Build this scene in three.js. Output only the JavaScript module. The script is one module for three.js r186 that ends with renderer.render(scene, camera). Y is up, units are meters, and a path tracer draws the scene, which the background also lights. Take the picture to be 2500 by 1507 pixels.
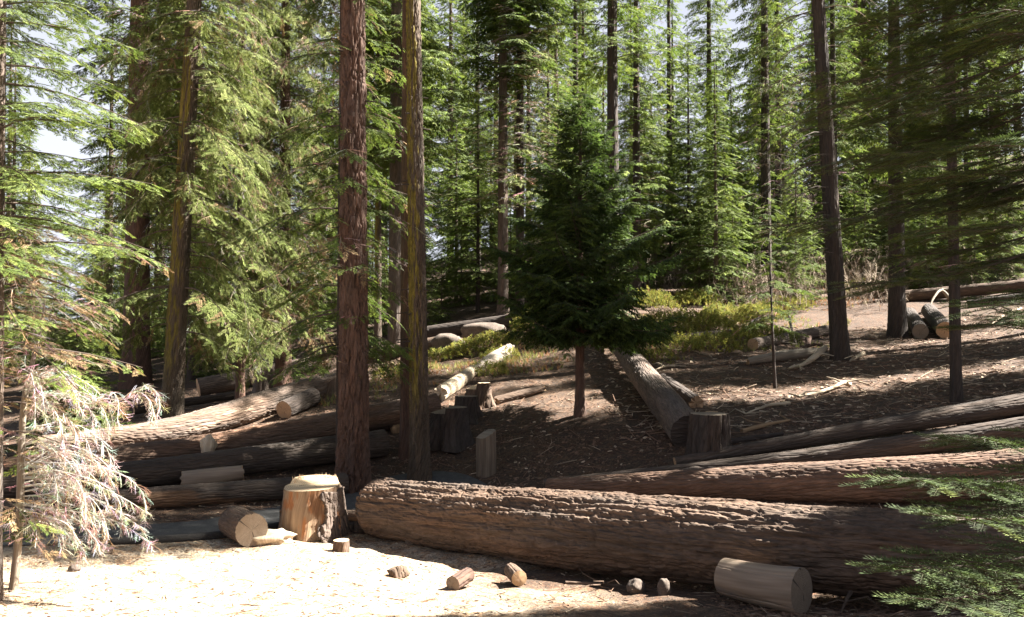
import * as THREE from 'three';

// ------------------------------------------------------------------ camera, sky, sun, exposure
const scene = new THREE.Scene();
const camera = new THREE.PerspectiveCamera(38.37, 1024 / 617, 0.1, 2000);
camera.position.set(0, 4, 0);
camera.lookAt(0, 4 + 0.02695, -1);
const SUN_AZ = THREE.MathUtils.degToRad(80), SUN_EL = THREE.MathUtils.degToRad(46);
const sunDir = new THREE.Vector3(Math.sin(SUN_AZ) * Math.cos(SUN_EL), Math.sin(SUN_EL), -Math.cos(SUN_AZ) * Math.cos(SUN_EL));
{ // clear, slightly hazy sky: pale at the horizon and round the sun, bluer overhead
  const W = 512, H = 256, d = new Float32Array(W * H * 4), dir = new THREE.Vector3();
  for (let j = 0; j < H; j++) for (let i = 0; i < W; i++) {
    const el = ((j + 0.5) / H - 0.5) * Math.PI, az = ((i + 0.5) / W - 0.5) * 2 * Math.PI; dir.set(Math.cos(az) * Math.cos(el), Math.sin(el), Math.sin(az) * Math.cos(el));
    const yy = Math.max(0, dir.y), k0 = Math.min(1, Math.max(0, (yy - 0.12) / 0.7)), h = 1 - k0 * k0 * (3 - 2 * k0), c = Math.max(0, dir.dot(sunDir)), glow = 0.05 * Math.pow(c, 6) + 0.2 * Math.pow(c, 60), o = (j * W + i) * 4;
    const z = [0.013, 0.019, 0.034], q = [0.118, 0.123, 0.14]; for (let k = 0; k < 3; k++) d[o + k] = (z[k] + (q[k] - z[k]) * h + glow * [1, 0.97, 0.9][k]); d[o + 3] = 1;
  }
  const t = new THREE.DataTexture(d, W, H, THREE.RGBAFormat, THREE.FloatType); t.mapping = THREE.EquirectangularReflectionMapping; t.magFilter = THREE.LinearFilter; t.needsUpdate = true; scene.background = t; scene.environment = t;
}
const sun = new THREE.DirectionalLight(new THREE.Color(1, 0.945, 0.86), 5);
sun.name = 'sun'; sun.position.copy(sunDir).multiplyScalar(120).add(new THREE.Vector3(0, 0, -30)); sun.target.position.set(0, 0, -30);
sun.castShadow = true; sun.shadow.mapSize.set(4096, 4096);
Object.assign(sun.shadow.camera, { left: -70, right: 70, top: 70, bottom: -70, near: 1, far: 300 });
scene.add(sun, sun.target);
const renderer = new THREE.WebGLRenderer({ antialias: true });
renderer.toneMapping = THREE.LinearToneMapping;
renderer.toneMappingExposure = 8.5;
renderer.shadowMap.enabled = true;

// ------------------------------------------------------------------ helpers
const V = (x, y, z) => new THREE.Vector3(x, y, z);
const clamp = (x, a = 0, b = 1) => Math.min(b, Math.max(a, x));
const lerp = (a, b, t) => a + (b - a) * t;
const sstep = (a, b, x) => { const t = clamp((x - a) / (b - a)); return t * t * (3 - 2 * t); };
function rng(seed) { let s = (seed * 2654435761) >>> 0; return () => { s = (s + 0x6d2b79f5) | 0; let t = Math.imul(s ^ (s >>> 15), 1 | s); t = (t + Math.imul(t ^ (t >>> 7), 61 | t)) ^ t; return ((t ^ (t >>> 14)) >>> 0) / 4294967296; }; }
const hash3 = (x, y, z) => { let h = Math.imul(x | 0, 374761393) ^ Math.imul(y | 0, 668265263) ^ Math.imul(z | 0, 2147483647 ^ 0x5bd1e995); h = Math.imul(h ^ (h >>> 13), 1274126177); h ^= h >>> 16; return (h >>> 0) / 4294967296; };
function vn(x, y, z) {   // value noise 0..1
  const ix = Math.floor(x), iy = Math.floor(y), iz = Math.floor(z); let fx = x - ix, fy = y - iy, fz = z - iz;
  fx = fx * fx * (3 - 2 * fx); fy = fy * fy * (3 - 2 * fy); fz = fz * fz * (3 - 2 * fz);
  const h = (a, b, c) => hash3(ix + a, iy + b, iz + c);
  return lerp(lerp(lerp(h(0, 0, 0), h(1, 0, 0), fx), lerp(h(0, 1, 0), h(1, 1, 0), fx), fy), lerp(lerp(h(0, 0, 1), h(1, 0, 1), fx), lerp(h(0, 1, 1), h(1, 1, 1), fx), fy), fz);
}
const fbm = (x, y, z, o = 4) => { let s = 0, a = 0.5, n = 0; for (let i = 0; i < o; i++) { s += a * vn(x, y, z); n += a; a *= 0.5; x = x * 2.03 + 17; y = y * 2.03 + 5; z = z * 2.03 + 11; } return s / n; };
function worley(x, y, z) {   // [F1, F2, cell value]
  const ix = Math.floor(x), iy = Math.floor(y), iz = Math.floor(z); let f1 = 9, f2 = 9, id = 0;
  for (let a = -1; a < 2; a++) for (let b = -1; b < 2; b++) for (let c = -1; c < 2; c++) {
    const cx = ix + a, cy = iy + b, cz = iz + c, h = hash3(cx, cy, cz), dx = cx + h - x, dy = cy + (h * 57.13) % 1 - y, dz = cz + (h * 311.7) % 1 - z, d = dx * dx + dy * dy + dz * dz;
    if (d < f1) { f2 = f1; f1 = d; id = (h * 97.31) % 1; } else if (d < f2) f2 = d;
  }
  return [Math.sqrt(f1), Math.sqrt(f2), id];
}
const used = new Map();
function numbered(name) { const n = used.get(name) ?? 0; used.set(name, n + 1); return n ? `${name}_${String(n).padStart(3, '0')}` : name; }
function tag(o, label, category, group) { o.userData.label = label; o.userData.category = category; if (group) o.userData.group = group; return o; }
function shade(o) { o.traverse((m) => { if (m.isMesh) { m.castShadow = true; m.receiveShadow = true; } }); return o; }
function thing(name, label, category, [x, y, z] = [0, 0, 0], group) {
  const o = new THREE.Group(); o.name = numbered(name); o.position.set(x, y, z); scene.add(o); return tag(o, label, category, group);
}
function part(name, geometry, material, parent) { const m = new THREE.Mesh(geometry, material); m.name = name; m.castShadow = m.receiveShadow = true; parent.add(m); return m; }
function copyOf(root, label, group, x, z, turn = 0, scale = 1, y = null) {
  const c = root.clone(); c.name = numbered(root.userData.base ?? root.name); c.userData = { label, category: root.userData.category }; if (group) c.userData.group = group;
  c.position.set(x, y ?? groundY(x, z) - 0.05, z); c.rotation.y = turn; c.scale.setScalar(scale); scene.add(c); return c;
}

// mesh builder with vertex colours
class MB {
  constructor() { this.p = []; this.c = []; this.u = []; this.i = []; this.n = []; }
  get count() { return this.p.length / 3; }
  vert(x, y, z, c, u = 0, v = 0) { this.p.push(x, y, z); this.c.push(c[0], c[1], c[2]); this.u.push(u, v); return this.p.length / 3 - 1; }
  tri(a, b, c) { this.i.push(a, b, c); }
  quad(a, b, c, d) { this.i.push(a, b, c, a, c, d); }
  // leaf: a narrow rhombus from P along D (unit) with side S (unit)
  leaf(px, py, pz, dx, dy, dz, sx, sy, sz, l, w, c) {
    const k = this.p.length / 3, m = l * 0.42, h = w * 0.5;
    this.p.push(px, py, pz, px + dx * m + sx * h, py + dy * m + sy * h, pz + dz * m + sz * h, px + dx * l, py + dy * l, pz + dz * l, px + dx * m - sx * h, py + dy * m - sy * h, pz + dz * m - sz * h);
    for (let j = 0; j < 4; j++) { this.c.push(c[0], c[1], c[2]); this.u.push(0, 0); }
    this.i.push(k, k + 1, k + 2, k, k + 2, k + 3);
  }
  // tube through points [x,y,z,r]
  tube(pts, sides, c, cap = false, vscale = 1) {
    let prev = null; const P = V(0, 0, 0), T = V(0, 0, 0), A = V(0, 0, 0), B = V(0, 0, 0); let s = 0;
    for (let k = 0; k < pts.length; k++) {
      const q = pts[k], a = pts[Math.max(0, k - 1)], b = pts[Math.min(pts.length - 1, k + 1)];
      T.set(b[0] - a[0], b[1] - a[1], b[2] - a[2]).normalize();
      if (k) s += Math.hypot(q[0] - pts[k - 1][0], q[1] - pts[k - 1][1], q[2] - pts[k - 1][2]);
      if (k === 0) { A.set(Math.abs(T.y) > 0.9 ? 1 : 0, Math.abs(T.y) > 0.9 ? 0 : 1, 0); } A.addScaledVector(T, -A.dot(T)).normalize(); B.crossVectors(T, A);
      const row = [];
      for (let j = 0; j <= sides; j++) { const th = (j / sides) * Math.PI * 2, cs = Math.cos(th) * q[3], sn = Math.sin(th) * q[3]; row.push(this.vert(q[0] + A.x * cs + B.x * sn, q[1] + A.y * cs + B.y * sn, q[2] + A.z * cs + B.z * sn, c, th * q[3], s * vscale)); }
      if (prev) for (let j = 0; j < sides; j++) this.quad(prev[j], prev[j + 1], row[j + 1], row[j]);
      prev = row;
    }
    if (cap && prev) { const q = pts[pts.length - 1], m = this.vert(q[0], q[1], q[2], c); for (let j = 0; j < sides; j++) this.tri(prev[j], prev[j + 1], m); }
  }
  build() {
    const g = new THREE.BufferGeometry();
    g.setAttribute('position', new THREE.Float32BufferAttribute(this.p, 3)); g.setAttribute('color', new THREE.Float32BufferAttribute(this.c, 3)); g.setAttribute('uv', new THREE.Float32BufferAttribute(this.u, 2));
    g.setIndex(this.count > 65535 ? new THREE.Uint32BufferAttribute(this.i, 1) : new THREE.Uint16BufferAttribute(this.i, 1)); g.computeVertexNormals(); return g;
  }
}

// ------------------------------------------------------------------ textures
function dataTex(n, f, srgb = false) {
  const d = new Uint8Array(n * n * 4);
  for (let y = 0; y < n; y++) for (let x = 0; x < n; x++) { const c = f(x / n, y / n), o = (y * n + x) * 4; d[o] = clamp(c[0]) * 255; d[o + 1] = clamp(c[1]) * 255; d[o + 2] = clamp(c[2]) * 255; d[o + 3] = 255; }
  const t = new THREE.DataTexture(d, n, n); t.wrapS = t.wrapT = THREE.RepeatWrapping; t.magFilter = THREE.LinearFilter; t.minFilter = THREE.LinearMipmapLinearFilter; t.generateMipmaps = true; if (srgb) t.colorSpace = THREE.SRGBColorSpace; t.needsUpdate = true; return t;
}
// tileable noise over the unit square: wrap two circles
const tile = (u, v, fu, fv, oct = 4, off = 0) => { const a = u * Math.PI * 2, b = v * Math.PI * 2, R = fu / (Math.PI * 2), Q = fv / (Math.PI * 2); return fbm(Math.cos(a) * R + 31 + off, Math.sin(a) * R + Math.cos(b) * Q + 7, Math.sin(b) * Q + 3 + off * 1.7, oct); };
const g3 = (v) => [v, v, v];
const barkBump = dataTex(256, (u, v) => { const w = tile(u, v, 6, 3, 3) * 0.7, r = Math.abs(((u * 9 + w * 3 + tile(u, v, 4, 2, 2, 5) * 1.5) % 1) - 0.5) * 2; return g3(sstep(0.05, 0.55, r) * 0.65 + tile(u, v, 40, 14, 3, 9) * 0.35); });
const barkTint = dataTex(256, (u, v) => { const a = tile(u, v, 22, 7, 4, 2), b = tile(u, v, 60, 24, 2, 8), k = 0.62 + 0.5 * a + 0.25 * (b - 0.5); return [k * 1.02, k, k * (0.94 + 0.1 * b)]; }, true);
const woodTint = dataTex(256, (u, v) => { const a = tile(u, v, 60, 2.5, 3, 3), b = tile(u, v, 12, 3, 3, 6), k = 0.66 + 0.3 * a + 0.2 * (b - 0.4); return [k, k * (0.93 + 0.09 * a), k * (0.86 + 0.14 * a)]; }, true);
const woodBump = dataTex(256, (u, v) => g3(tile(u, v, 70, 3, 3, 3)));
const ringTint = dataTex(256, (u, v) => { const x = u - 0.5, y = v - 0.5, r = Math.hypot(x, y), a = Math.atan2(y, x); const w = fbm(x * 5 + 9, y * 5, 2, 3) * 0.05; const ring = 0.5 + 0.5 * Math.sin((r + w) * 190), crack = vn(Math.cos(a) * 9 + 20, Math.sin(a) * 9, r * 1.5) > 0.82 ? 0.55 : 1; const k = (0.78 + 0.16 * ring + 0.12 * (fbm(u * 30, v * 30, 1, 2) - 0.5)) * crack; return [k, k * 0.95, k * 0.88]; }, true);
const ringBump = dataTex(256, (u, v) => g3(0.5 + 0.2 * Math.sin(Math.hypot(u - 0.5, v - 0.5) * 190) + 0.4 * (fbm(u * 40, v * 40, 4, 3) - 0.5)));
const litterTint = dataTex(1024, (u, v) => { const a = tile(u, v, 16, 16, 4, 1), b = tile(u, v, 90, 90, 3, 4), c = tile(u, v, 230, 230, 2, 9); const k = 0.55 + 0.45 * a + 0.8 * (b - 0.5) + 0.7 * (c - 0.5), red = sstep(0.45, 0.65, tile(u, v, 30, 30, 3, 12)); return [k, k * (0.93 - 0.09 * red), k * (0.86 - 0.16 * red)]; }, true);
const litterBump = dataTex(512, (u, v) => g3(tile(u, v, 60, 60, 4, 4) * 0.6 + tile(u, v, 160, 160, 2, 9) * 0.4));
const grit = dataTex(256, (u, v) => { const k = 0.8 + 0.5 * (tile(u, v, 110, 110, 2, 2) - 0.5) + 0.25 * (tile(u, v, 10, 10, 3, 6) - 0.5); return g3(k); }, true);
const rep = (t, x, y = x) => { const c = t.clone(); c.repeat.set(x, y); c.needsUpdate = true; return c; };

// ------------------------------------------------------------------ materials
const L = (r, g, b) => new THREE.Color().setRGB(r, g, b);
const std = (color, o = {}) => new THREE.MeshStandardMaterial({ color, roughness: 0.95, metalness: 0, vertexColors: true, ...o });
const barkMat = (color, bump = 0.02, s = 1) => std(color, { map: rep(barkTint, s, s * 0.5), bumpMap: rep(barkBump, s, s * 0.45), bumpScale: bump });
const M = {
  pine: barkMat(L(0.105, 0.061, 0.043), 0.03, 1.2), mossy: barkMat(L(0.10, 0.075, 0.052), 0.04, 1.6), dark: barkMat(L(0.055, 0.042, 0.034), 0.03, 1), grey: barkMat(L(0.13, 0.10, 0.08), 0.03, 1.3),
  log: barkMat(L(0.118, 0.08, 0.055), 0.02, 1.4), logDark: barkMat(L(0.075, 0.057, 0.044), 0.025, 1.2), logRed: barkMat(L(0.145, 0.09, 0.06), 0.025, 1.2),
  wood: std(L(0.56, 0.38, 0.24), { map: rep(woodTint, 1, 0.6), bumpMap: rep(woodBump, 1, 0.5), bumpScale: 0.006, roughness: 0.8 }),
  bench: std(L(0.36, 0.28, 0.22), { map: rep(woodTint, 0.5, 0.4), bumpMap: rep(woodBump, 1, 0.5), bumpScale: 0.002, roughness: 0.7 }),
  orange: std(L(0.36, 0.245, 0.15), { map: rep(woodTint, 1, 0.6), bumpMap: rep(woodBump, 1, 0.5), bumpScale: 0.012 }),
  pale: std(L(0.62, 0.53, 0.42), { map: rep(woodTint, 1, 0.6), bumpMap: rep(woodBump, 1, 0.5), bumpScale: 0.008, roughness: 0.85 }),
  silver: std(L(0.30, 0.26, 0.22), { map: rep(woodTint, 1, 0.6), bumpMap: rep(woodBump, 1, 0.5), bumpScale: 0.008, roughness: 0.85 }),
  ring: std(L(0.50, 0.36, 0.24), { map: ringTint, bumpMap: ringBump, bumpScale: 0.004 }), ringShadedWeathered: std(L(0.26, 0.225, 0.195), { map: ringTint, bumpMap: ringBump, bumpScale: 0.004 }), ringPale: std(L(0.72, 0.6, 0.45), { map: ringTint, bumpMap: ringBump, bumpScale: 0.004 }),  // the greyer ring copy serves weathered ends and shade painted into stump tops
  post: std(L(0.19, 0.155, 0.125), { map: rep(woodTint, 1, 0.6), bumpMap: rep(woodBump, 1, 0.5), bumpScale: 0.02 }),
  twig: std(L(1, 1, 1)), stone: std(L(0.15, 0.115, 0.092), { map: grit, bumpMap: grit, bumpScale: 0.01 }),
  leaf: new THREE.MeshPhysicalMaterial({ color: L(1, 1, 1), vertexColors: true, roughness: 0.85, transmission: 0.48, thickness: 0, side: THREE.DoubleSide, specularIntensity: 0.2 }),
  needle: new THREE.MeshPhysicalMaterial({ color: L(1, 1, 1), vertexColors: true, roughness: 0.7, transmission: 0.3, thickness: 0, side: THREE.DoubleSide, specularIntensity: 0.3 }),
  chip: std(L(1, 1, 1), { roughness: 0.9, vertexColors: false }),
  asphalt: std(L(0.095, 0.092, 0.09), { map: rep(grit, 1.5), bumpMap: rep(grit, 3), bumpScale: 0.004 }), kerb: std(L(0.05, 0.045, 0.042), { map: grit }),
  ground: std(L(1, 1, 1), { map: rep(litterTint, 0.33), bumpMap: rep(litterBump, 0.55), bumpScale: 0.035 }),
};

// ------------------------------------------------------------------ terrain: a smooth surface through surveyed heights [x, y, z]
const SURVEY = [[0,0.06,-12.4],[-5.37,0.06,-12.4],[5.57,0.06,-12.4],[-7.55,0.03,-17.4],[-4.06,0.02,-22.8],[-0.68,0.2,-23.6],[1.98,1.57,-26],[12.62,2.89,-34],[12.6,2.01,-25],[4.89,0.92,-22],[8.95,2.11,-30],[-11.13,0.75,-29],[-9.81,1.42,-38],[-11.06,1.14,-36],[-5.28,2.88,-40],[-0.49,4.9,-48],[-1.65,4.1,-43],[3.9,4.79,-42],[10,4.2,-42],[30.15,7.87,-55],[18.36,4,-42],[13.24,2.01,-23],[11.79,1.56,-20.5],[9.76,0.71,-17],[3.89,0.74,-21.5],[0.58,0.13,-21.3],[-1.78,0.6,-26],[-1.11,1.56,-29],[-2.34,1.37,-27.5],[-11.55,0.31,-24],[-7.52,0.49,-25.5],[-9.46,0.16,-22],[-8.64,0.01,-19.9],[-6.67,1.99,-33],[-0.2,2.91,-36],[-20.22,0.26,-40],[-7.53,0.05,-13.6],[-40,-1,-42],[-60,-1,-100],[0,13,-90],[45,21,-90],[50,13,-30],[28,4.5,-10],[-35,-0.8,-12],[0,2.4,0],[8,2.2,-5],[-9,1.2,-5],[0,3,12],[150,26,-60],[-160,-3,-40],[0,16,-220],[-120,2,-220],[120,28,-220],[0,3,80],[120,12,80],[-120,0,80],[300,30,-300],[-300,0,-300],[0,20,-400]];
const TPS = (() => {
  const n = SURVEY.length, N = n + 3, A = [];
  const phi = (r2) => (r2 > 0 ? 0.5 * r2 * Math.log(r2) : 0), X = SURVEY.map(([x, , z]) => [x / 10, z / 10]);
  for (let i = 0; i < n; i++) { A.push([]); for (let j = 0; j < n; j++) A[i].push(phi((X[i][0] - X[j][0]) ** 2 + (X[i][1] - X[j][1]) ** 2) + (i === j ? 0.06 : 0)); A[i].push(1, X[i][0], X[i][1], SURVEY[i][1]); }
  for (let k = 0; k < 3; k++) A.push([...X.map((p) => [1, p[0], p[1]][k]), 0, 0, 0, 0]);
  for (let c = 0; c < N; c++) { let p = c; for (let r = c; r < N; r++) if (Math.abs(A[r][c]) > Math.abs(A[p][c])) p = r; [A[c], A[p]] = [A[p], A[c]]; for (let r = 0; r < N; r++) if (r !== c) { const f = A[r][c] / A[c][c]; if (f) for (let k = c; k <= N; k++) A[r][k] -= f * A[c][k]; } }
  const W = A.map((r, i) => r[N] / r[i]);
  return (x, z) => { const px = x / 10, pz = z / 10; let s = W[n] + W[n + 1] * px + W[n + 2] * pz; for (let i = 0; i < n; i++) { const dx = X[i][0] - px, dz = X[i][1] - pz, r2 = dx * dx + dz * dz; if (r2 > 0) s += W[i] * 0.5 * r2 * Math.log(r2); } return s; };
})();
const PATH = [[-24, -15.2], [-14, -16.6], [-9, -17.3], [-6.6, -18.3], [-5.2, -20], [-3.6, -21.7], [-2.9, -23], [-2.2, -23.3], [-1.5, -22.7], [-1.2, -21.6]];
const pathCurve = new THREE.CatmullRomCurve3(PATH.map(([x, z]) => V(x, 0, z)), false, 'centripetal');
const pathPts = pathCurve.getSpacedPoints(160), PATH_W = 0.75;
const pathDist = (x, z) => { if (x > 2 || z > -13 || z < -26) return 9; let d = 99; for (const p of pathPts) { const q = (p.x - x) ** 2 + (p.z - z) ** 2; if (q < d) d = q; } return Math.sqrt(d); };
// hollow under the large front log
const hollow = (x, z) => { const ax = -2.97, az = -18.68, bx = 7.6, bz = -12.5, l2 = (bx - ax) ** 2 + (bz - az) ** 2, t = ((x - ax) * (bx - ax) + (z - az) * (bz - az)) / l2, d = Math.hypot(ax + (bx - ax) * t - x, az + (bz - az) * t - z); return -0.24 * sstep(0.22, 0.5, t) * (1 - sstep(0.85, 1.05, t)) * Math.exp(-d * d / 0.8); };
function groundY(x, z) {
  const near = 1 - sstep(45, 80, Math.hypot(x, z + 25));
  let rough = near * ((fbm(x * 0.7, 3, z * 0.7, 3) - 0.5) * 0.14 + (fbm(x * 4, 8, z * 4, 2) - 0.5) * 0.06 + (fbm(x * 1.8, 5, z * 1.8, 2) - 0.5) * 0.07);
  rough *= sstep(PATH_W, PATH_W + 0.6, pathDist(x, z));
  return TPS(x, z) + rough + hollow(x, z);
}
function axis(lo, hi, step, far, grow) { const a = []; for (let v = lo; v <= hi + 1e-6; v += step) a.push(v); let s = step, v = hi; while (v < far[1]) { s *= grow; v += s; a.push(v); } s = step; v = lo; while (v > far[0]) { s *= grow; v -= s; a.unshift(v); } return a; }
{
  const xs = axis(-14, 17, 0.15, [-500, 500], 1.14), zs = axis(-44, -10.5, 0.15, [-600, 250], 1.14), mb = new MB();
  for (const z of zs) for (const x of xs) {
    const fine = fbm(x * 0.45 + 40, 2, z * 0.45, 4), duff = fbm(x * 0.16 + 9, 5, z * 0.16, 3);
    // bare pale dust in the open foreground at left, needle duff elsewhere; ragged borders
    const dust = sstep(0.42, 0.62, fine * 0.55 + 0.5 * sstep(-19.5, -15.5, z + fine * 3) * (1 - sstep(-3, 5, x + (duff - 0.5) * 9))) ;
    const a = [lerp(0.07, 0.115, fine), lerp(0.045, 0.08, fine), lerp(0.03, 0.056, fine)], b = [0.49, 0.455, 0.395], c = [0.125, 0.088, 0.06];
    const k = sstep(0.4, 0.62, duff) * 0.7 * (z > -44 ? 1 : 0.25), m = a.map((q, i) => lerp(lerp(q, c[i], k), b[i], dust));
    mb.vert(x, groundY(x, z), z, m, x, z);
  }
  const nx = xs.length; for (let j = 0; j + 1 < zs.length; j++) for (let i = 0; i + 1 < nx; i++) { const a = j * nx + i; mb.quad(a, a + nx, a + nx + 1, a + 1); }
  const g = part('ground', mb.build(), M.ground, scene); g.userData.kind = 'structure';
}
{ // paved trail and its dark edging
  const mb = new MB(); let prev = null; const n = pathPts.length;
  const side = pathPts.map((p, k) => { const a = pathPts[Math.max(0, k - 1)], b = pathPts[Math.min(n - 1, k + 1)], t = V(b.x - a.x, 0, b.z - a.z).normalize(); return V(t.z, 0, -t.x); });
  for (let k = 0; k < n; k++) { const row = []; for (let j = 0; j <= 8; j++) { const o = (j / 8 - 0.5) * 2 * (PATH_W + 0.06 * (vn(k * 0.3, j, 3) - 0.5)), x = pathPts[k].x + side[k].x * o, z = pathPts[k].z + side[k].z * o; row.push(mb.vert(x, groundY(x, z) + 0.025, z, [1, 1, 1], x, z)); } if (prev) for (let j = 0; j < 8; j++) mb.quad(prev[j], row[j], row[j + 1], prev[j + 1]); prev = row; }
  part('path', mb.build(), M.asphalt, scene).userData.kind = 'structure';
  const kb = new MB(), pts = [];
  for (let k = 96; k < n; k++) { const o = PATH_W + 0.08, s = -1, x = pathPts[k].x + side[k].x * o * s, z = pathPts[k].z + side[k].z * o * s; pts.push([x, groundY(x, z) + 0.05, z, 0.085]); }
  kb.tube(pts, 10, [1, 1, 1], true);
  const e = thing('path_edging', 'dark rounded edging curving along the far side of the paved trail', 'edging'); part('edging_tube', kb.build(), M.kerb, e);
}
console.log('terrain');

// ------------------------------------------------------------------ round timber: logs
function spine(pts, n) {   // smooth [x,y,z,r] line
  if (pts.length === 2) { const o = []; for (let k = 0; k <= n; k++) { const t = k / n; o.push(pts[0].map((a, i) => lerp(a, pts[1][i], t))); } return o; }
  const c = new THREE.CatmullRomCurve3(pts.map((p) => V(p[0], p[1], p[2])), false, 'centripetal'), r = new THREE.CatmullRomCurve3(pts.map((p, k) => V(k, p[3], 0)), false, 'catmullrom'), o = [];
  for (let k = 0; k <= n; k++) { const t = k / n, p = c.getPoint(t); o.push([p.x, p.y, p.z, Math.max(0.004, r.getPoint(t).y)]); } return o;
}
// bark relief in metres: plates of width w and length w*stretch, cracked apart by depth amp
function barkRelief(th, s, r, o) {
  const x = Math.cos(th) * r / o.w, y = Math.sin(th) * r / o.w, z = s / (o.w * o.stretch), k = 1.5;
  const wx = (fbm(x * 0.5 + 3, y * 0.5, z * 0.6 + o.seed, 2) - 0.5) * k, wz = (fbm(x * 0.5, y * 0.5 + 8, z * 0.6 + o.seed, 2) - 0.5) * k;
  const n1 = fbm(x * 0.8 + wx + o.seed * 7, y * 0.8 + wz, z * 0.8, 3), n2 = fbm(x * 1.5 + 40 + wz, y * 1.5 + wx, z * 1.1 + o.seed, 2), n3 = fbm(x * 0.9 + 70, y * 0.9 + wx, z * 2.6 + o.seed, 2);
  return o.amp * (sstep(0, 0.075, Math.abs(n1 - 0.5)) * 0.55 + sstep(0, 0.06, Math.abs(n2 - 0.5)) * 0.28 + sstep(0, 0.05, Math.abs(n3 - 0.5)) * 0.14 - 0.8 + 0.4 * (fbm(x * 3.1, y * 3.1, z * 3 + o.seed, 2) - 0.5) + 0.5 * (n2 - 0.5)) + (o.lump ?? 0.03) * r * 2 * (fbm(x * 0.22 + o.seed, y * 0.22, z * 0.25, 2) - 0.5);
}
function timber(pts, o) {   // -> {g, loops, centres}; o: n, sides, w, stretch, amp, seed, chamfer, tint(th,s) -> colour, cut(th,s)
  const sp = spine(pts, o.n), mb = new MB(), T = V(0, 0, 0), A = V(0, 1, 0.01), B = V(0, 0, 0); let prev = null, s = 0; const loops = [];
  let total = 0; for (let k = 1; k < sp.length; k++) total += Math.hypot(sp[k][0] - sp[k - 1][0], sp[k][1] - sp[k - 1][1], sp[k][2] - sp[k - 1][2]);
  if (Math.abs(sp[o.n][1] - sp[0][1]) > total * 0.8) A.set(1, 0, 0.01);
  for (let k = 0; k <= o.n; k++) {
    const q = sp[k], a = sp[Math.max(0, k - 1)], b = sp[Math.min(o.n, k + 1)]; if (k) s += Math.hypot(q[0] - a[0], q[1] - a[1], q[2] - a[2]);
    T.set(b[0] - a[0], b[1] - a[1], b[2] - a[2]).normalize(); A.addScaledVector(T, -A.dot(T)).normalize(); B.crossVectors(T, A);
    const row = [], loop = [], ch = o.chamfer ? 1 - o.chamfer * (1 - sstep(0, o.chamferLen ?? 0.25, Math.min(s, total - s))) : 1;
    for (let j = 0; j <= o.sides; j++) {
      const th = (j % o.sides) / o.sides * Math.PI * 2, r = (q[3] + (o.profile ? o.profile(th, s, q[3]) : 0)) * ch + (o.amp ? barkRelief(th, s, Math.max(q[3], 0.05), o) : 0), cs = Math.cos(th) * r, sn = Math.sin(th) * r;
      const jag = o.jag && (k === 0 || k === o.n) ? (k ? 1 : -1) * o.jag * (vn(Math.cos(th) * 3 + 5, Math.sin(th) * 3, o.seed + k) - 0.3) : 0;
      const x = q[0] + A.x * cs + B.x * sn + T.x * jag, y = q[1] + A.y * cs + B.y * sn + T.y * jag, z = q[2] + A.z * cs + B.z * sn + T.z * jag;
      row.push(mb.vert(x, y, z, o.tint ? o.tint(th, s, total) : [1, 1, 1], (j / o.sides) * Math.PI * 2 * q[3], s)); if (j < o.sides) loop.push([x, y, z]);
    }
    if (prev) for (let j = 0; j < o.sides; j++) mb.quad(prev[j], prev[j + 1], row[j + 1], row[j]);
    if (k === 0 || k === o.n) loops.push({ loop, c: [q[0], q[1], q[2]], A: A.clone(), B: B.clone(), T: T.clone(), r: q[3] });
    prev = row;
  }
  return { g: mb.build(), loops };
}
function endFace({ loop, c, A, B, T, r }, out, dish = 0, inset = 1) {
  const mb = new MB(), n = loop.length, rows = [1, 0.75, 0.45, 0.18], W = [1, 1, 1]; let prev = null;
  for (const f of rows) {
    const row = loop.map((p) => { const dx = (p[0] - c[0]) * f * inset, dy = (p[1] - c[1]) * f * inset, dz = (p[2] - c[2]) * f * inset, bump = out * (dish * (1 - f * f) + (f < 1 ? 0.012 * (vn(dx * 20 + 9, dy * 20, dz * 20) - 0.5) : 0)); return mb.vert(c[0] + dx + T.x * bump, c[1] + dy + T.y * bump, c[2] + dz + T.z * bump, W, 0.5 + (dx * A.x + dy * A.y + dz * A.z) / r * 0.48, 0.5 + (dx * B.x + dy * B.y + dz * B.z) / r * 0.48); });
    if (prev) for (let j = 0; j < n; j++) mb.quad(prev[j], prev[(j + 1) % n], row[(j + 1) % n], row[j]); prev = row;
  }
  const m = mb.vert(c[0] + T.x * out * dish, c[1] + T.y * out * dish, c[2] + T.z * out * dish, W, 0.5, 0.5); for (let j = 0; j < n; j++) mb.tri(prev[j], prev[(j + 1) % n], m);
  return mb.build();
}
const rel = (pts, o) => pts.map((p) => [p[0] - o[0], p[1] - o[1], p[2] - o[2], p[3]]);
function log(name, label, pts, o) {
  const p = pts[0], at = [p[0], groundY(p[0], p[2]), p[2]], t = thing(name, label, o.category ?? 'log', at, o.group);
  const len = Math.hypot(...[0, 1, 2].map((i) => pts[0][i] - pts[pts.length - 1][i]));
  const oo = { n: Math.max(6, Math.round(len / (o.step ?? 0.1))), sides: 40, w: 0.1, stretch: 3, amp: 0.03, seed: used.size * 1.37, ...o };
  const { g, loops } = timber(rel(pts, at), oo);
  part(o.bare ? 'stem' : 'bark', g, o.mat ?? M.log, t);
  (o.ends ?? ['cut_end', 'cut_end']).forEach((nm, k) => { if (nm) part(nm, endFace(loops[k], k ? 1 : -1, o.dish ?? 0.01), o.endMat ?? M.ring, t); });
  return { t, loops, at };
}
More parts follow.
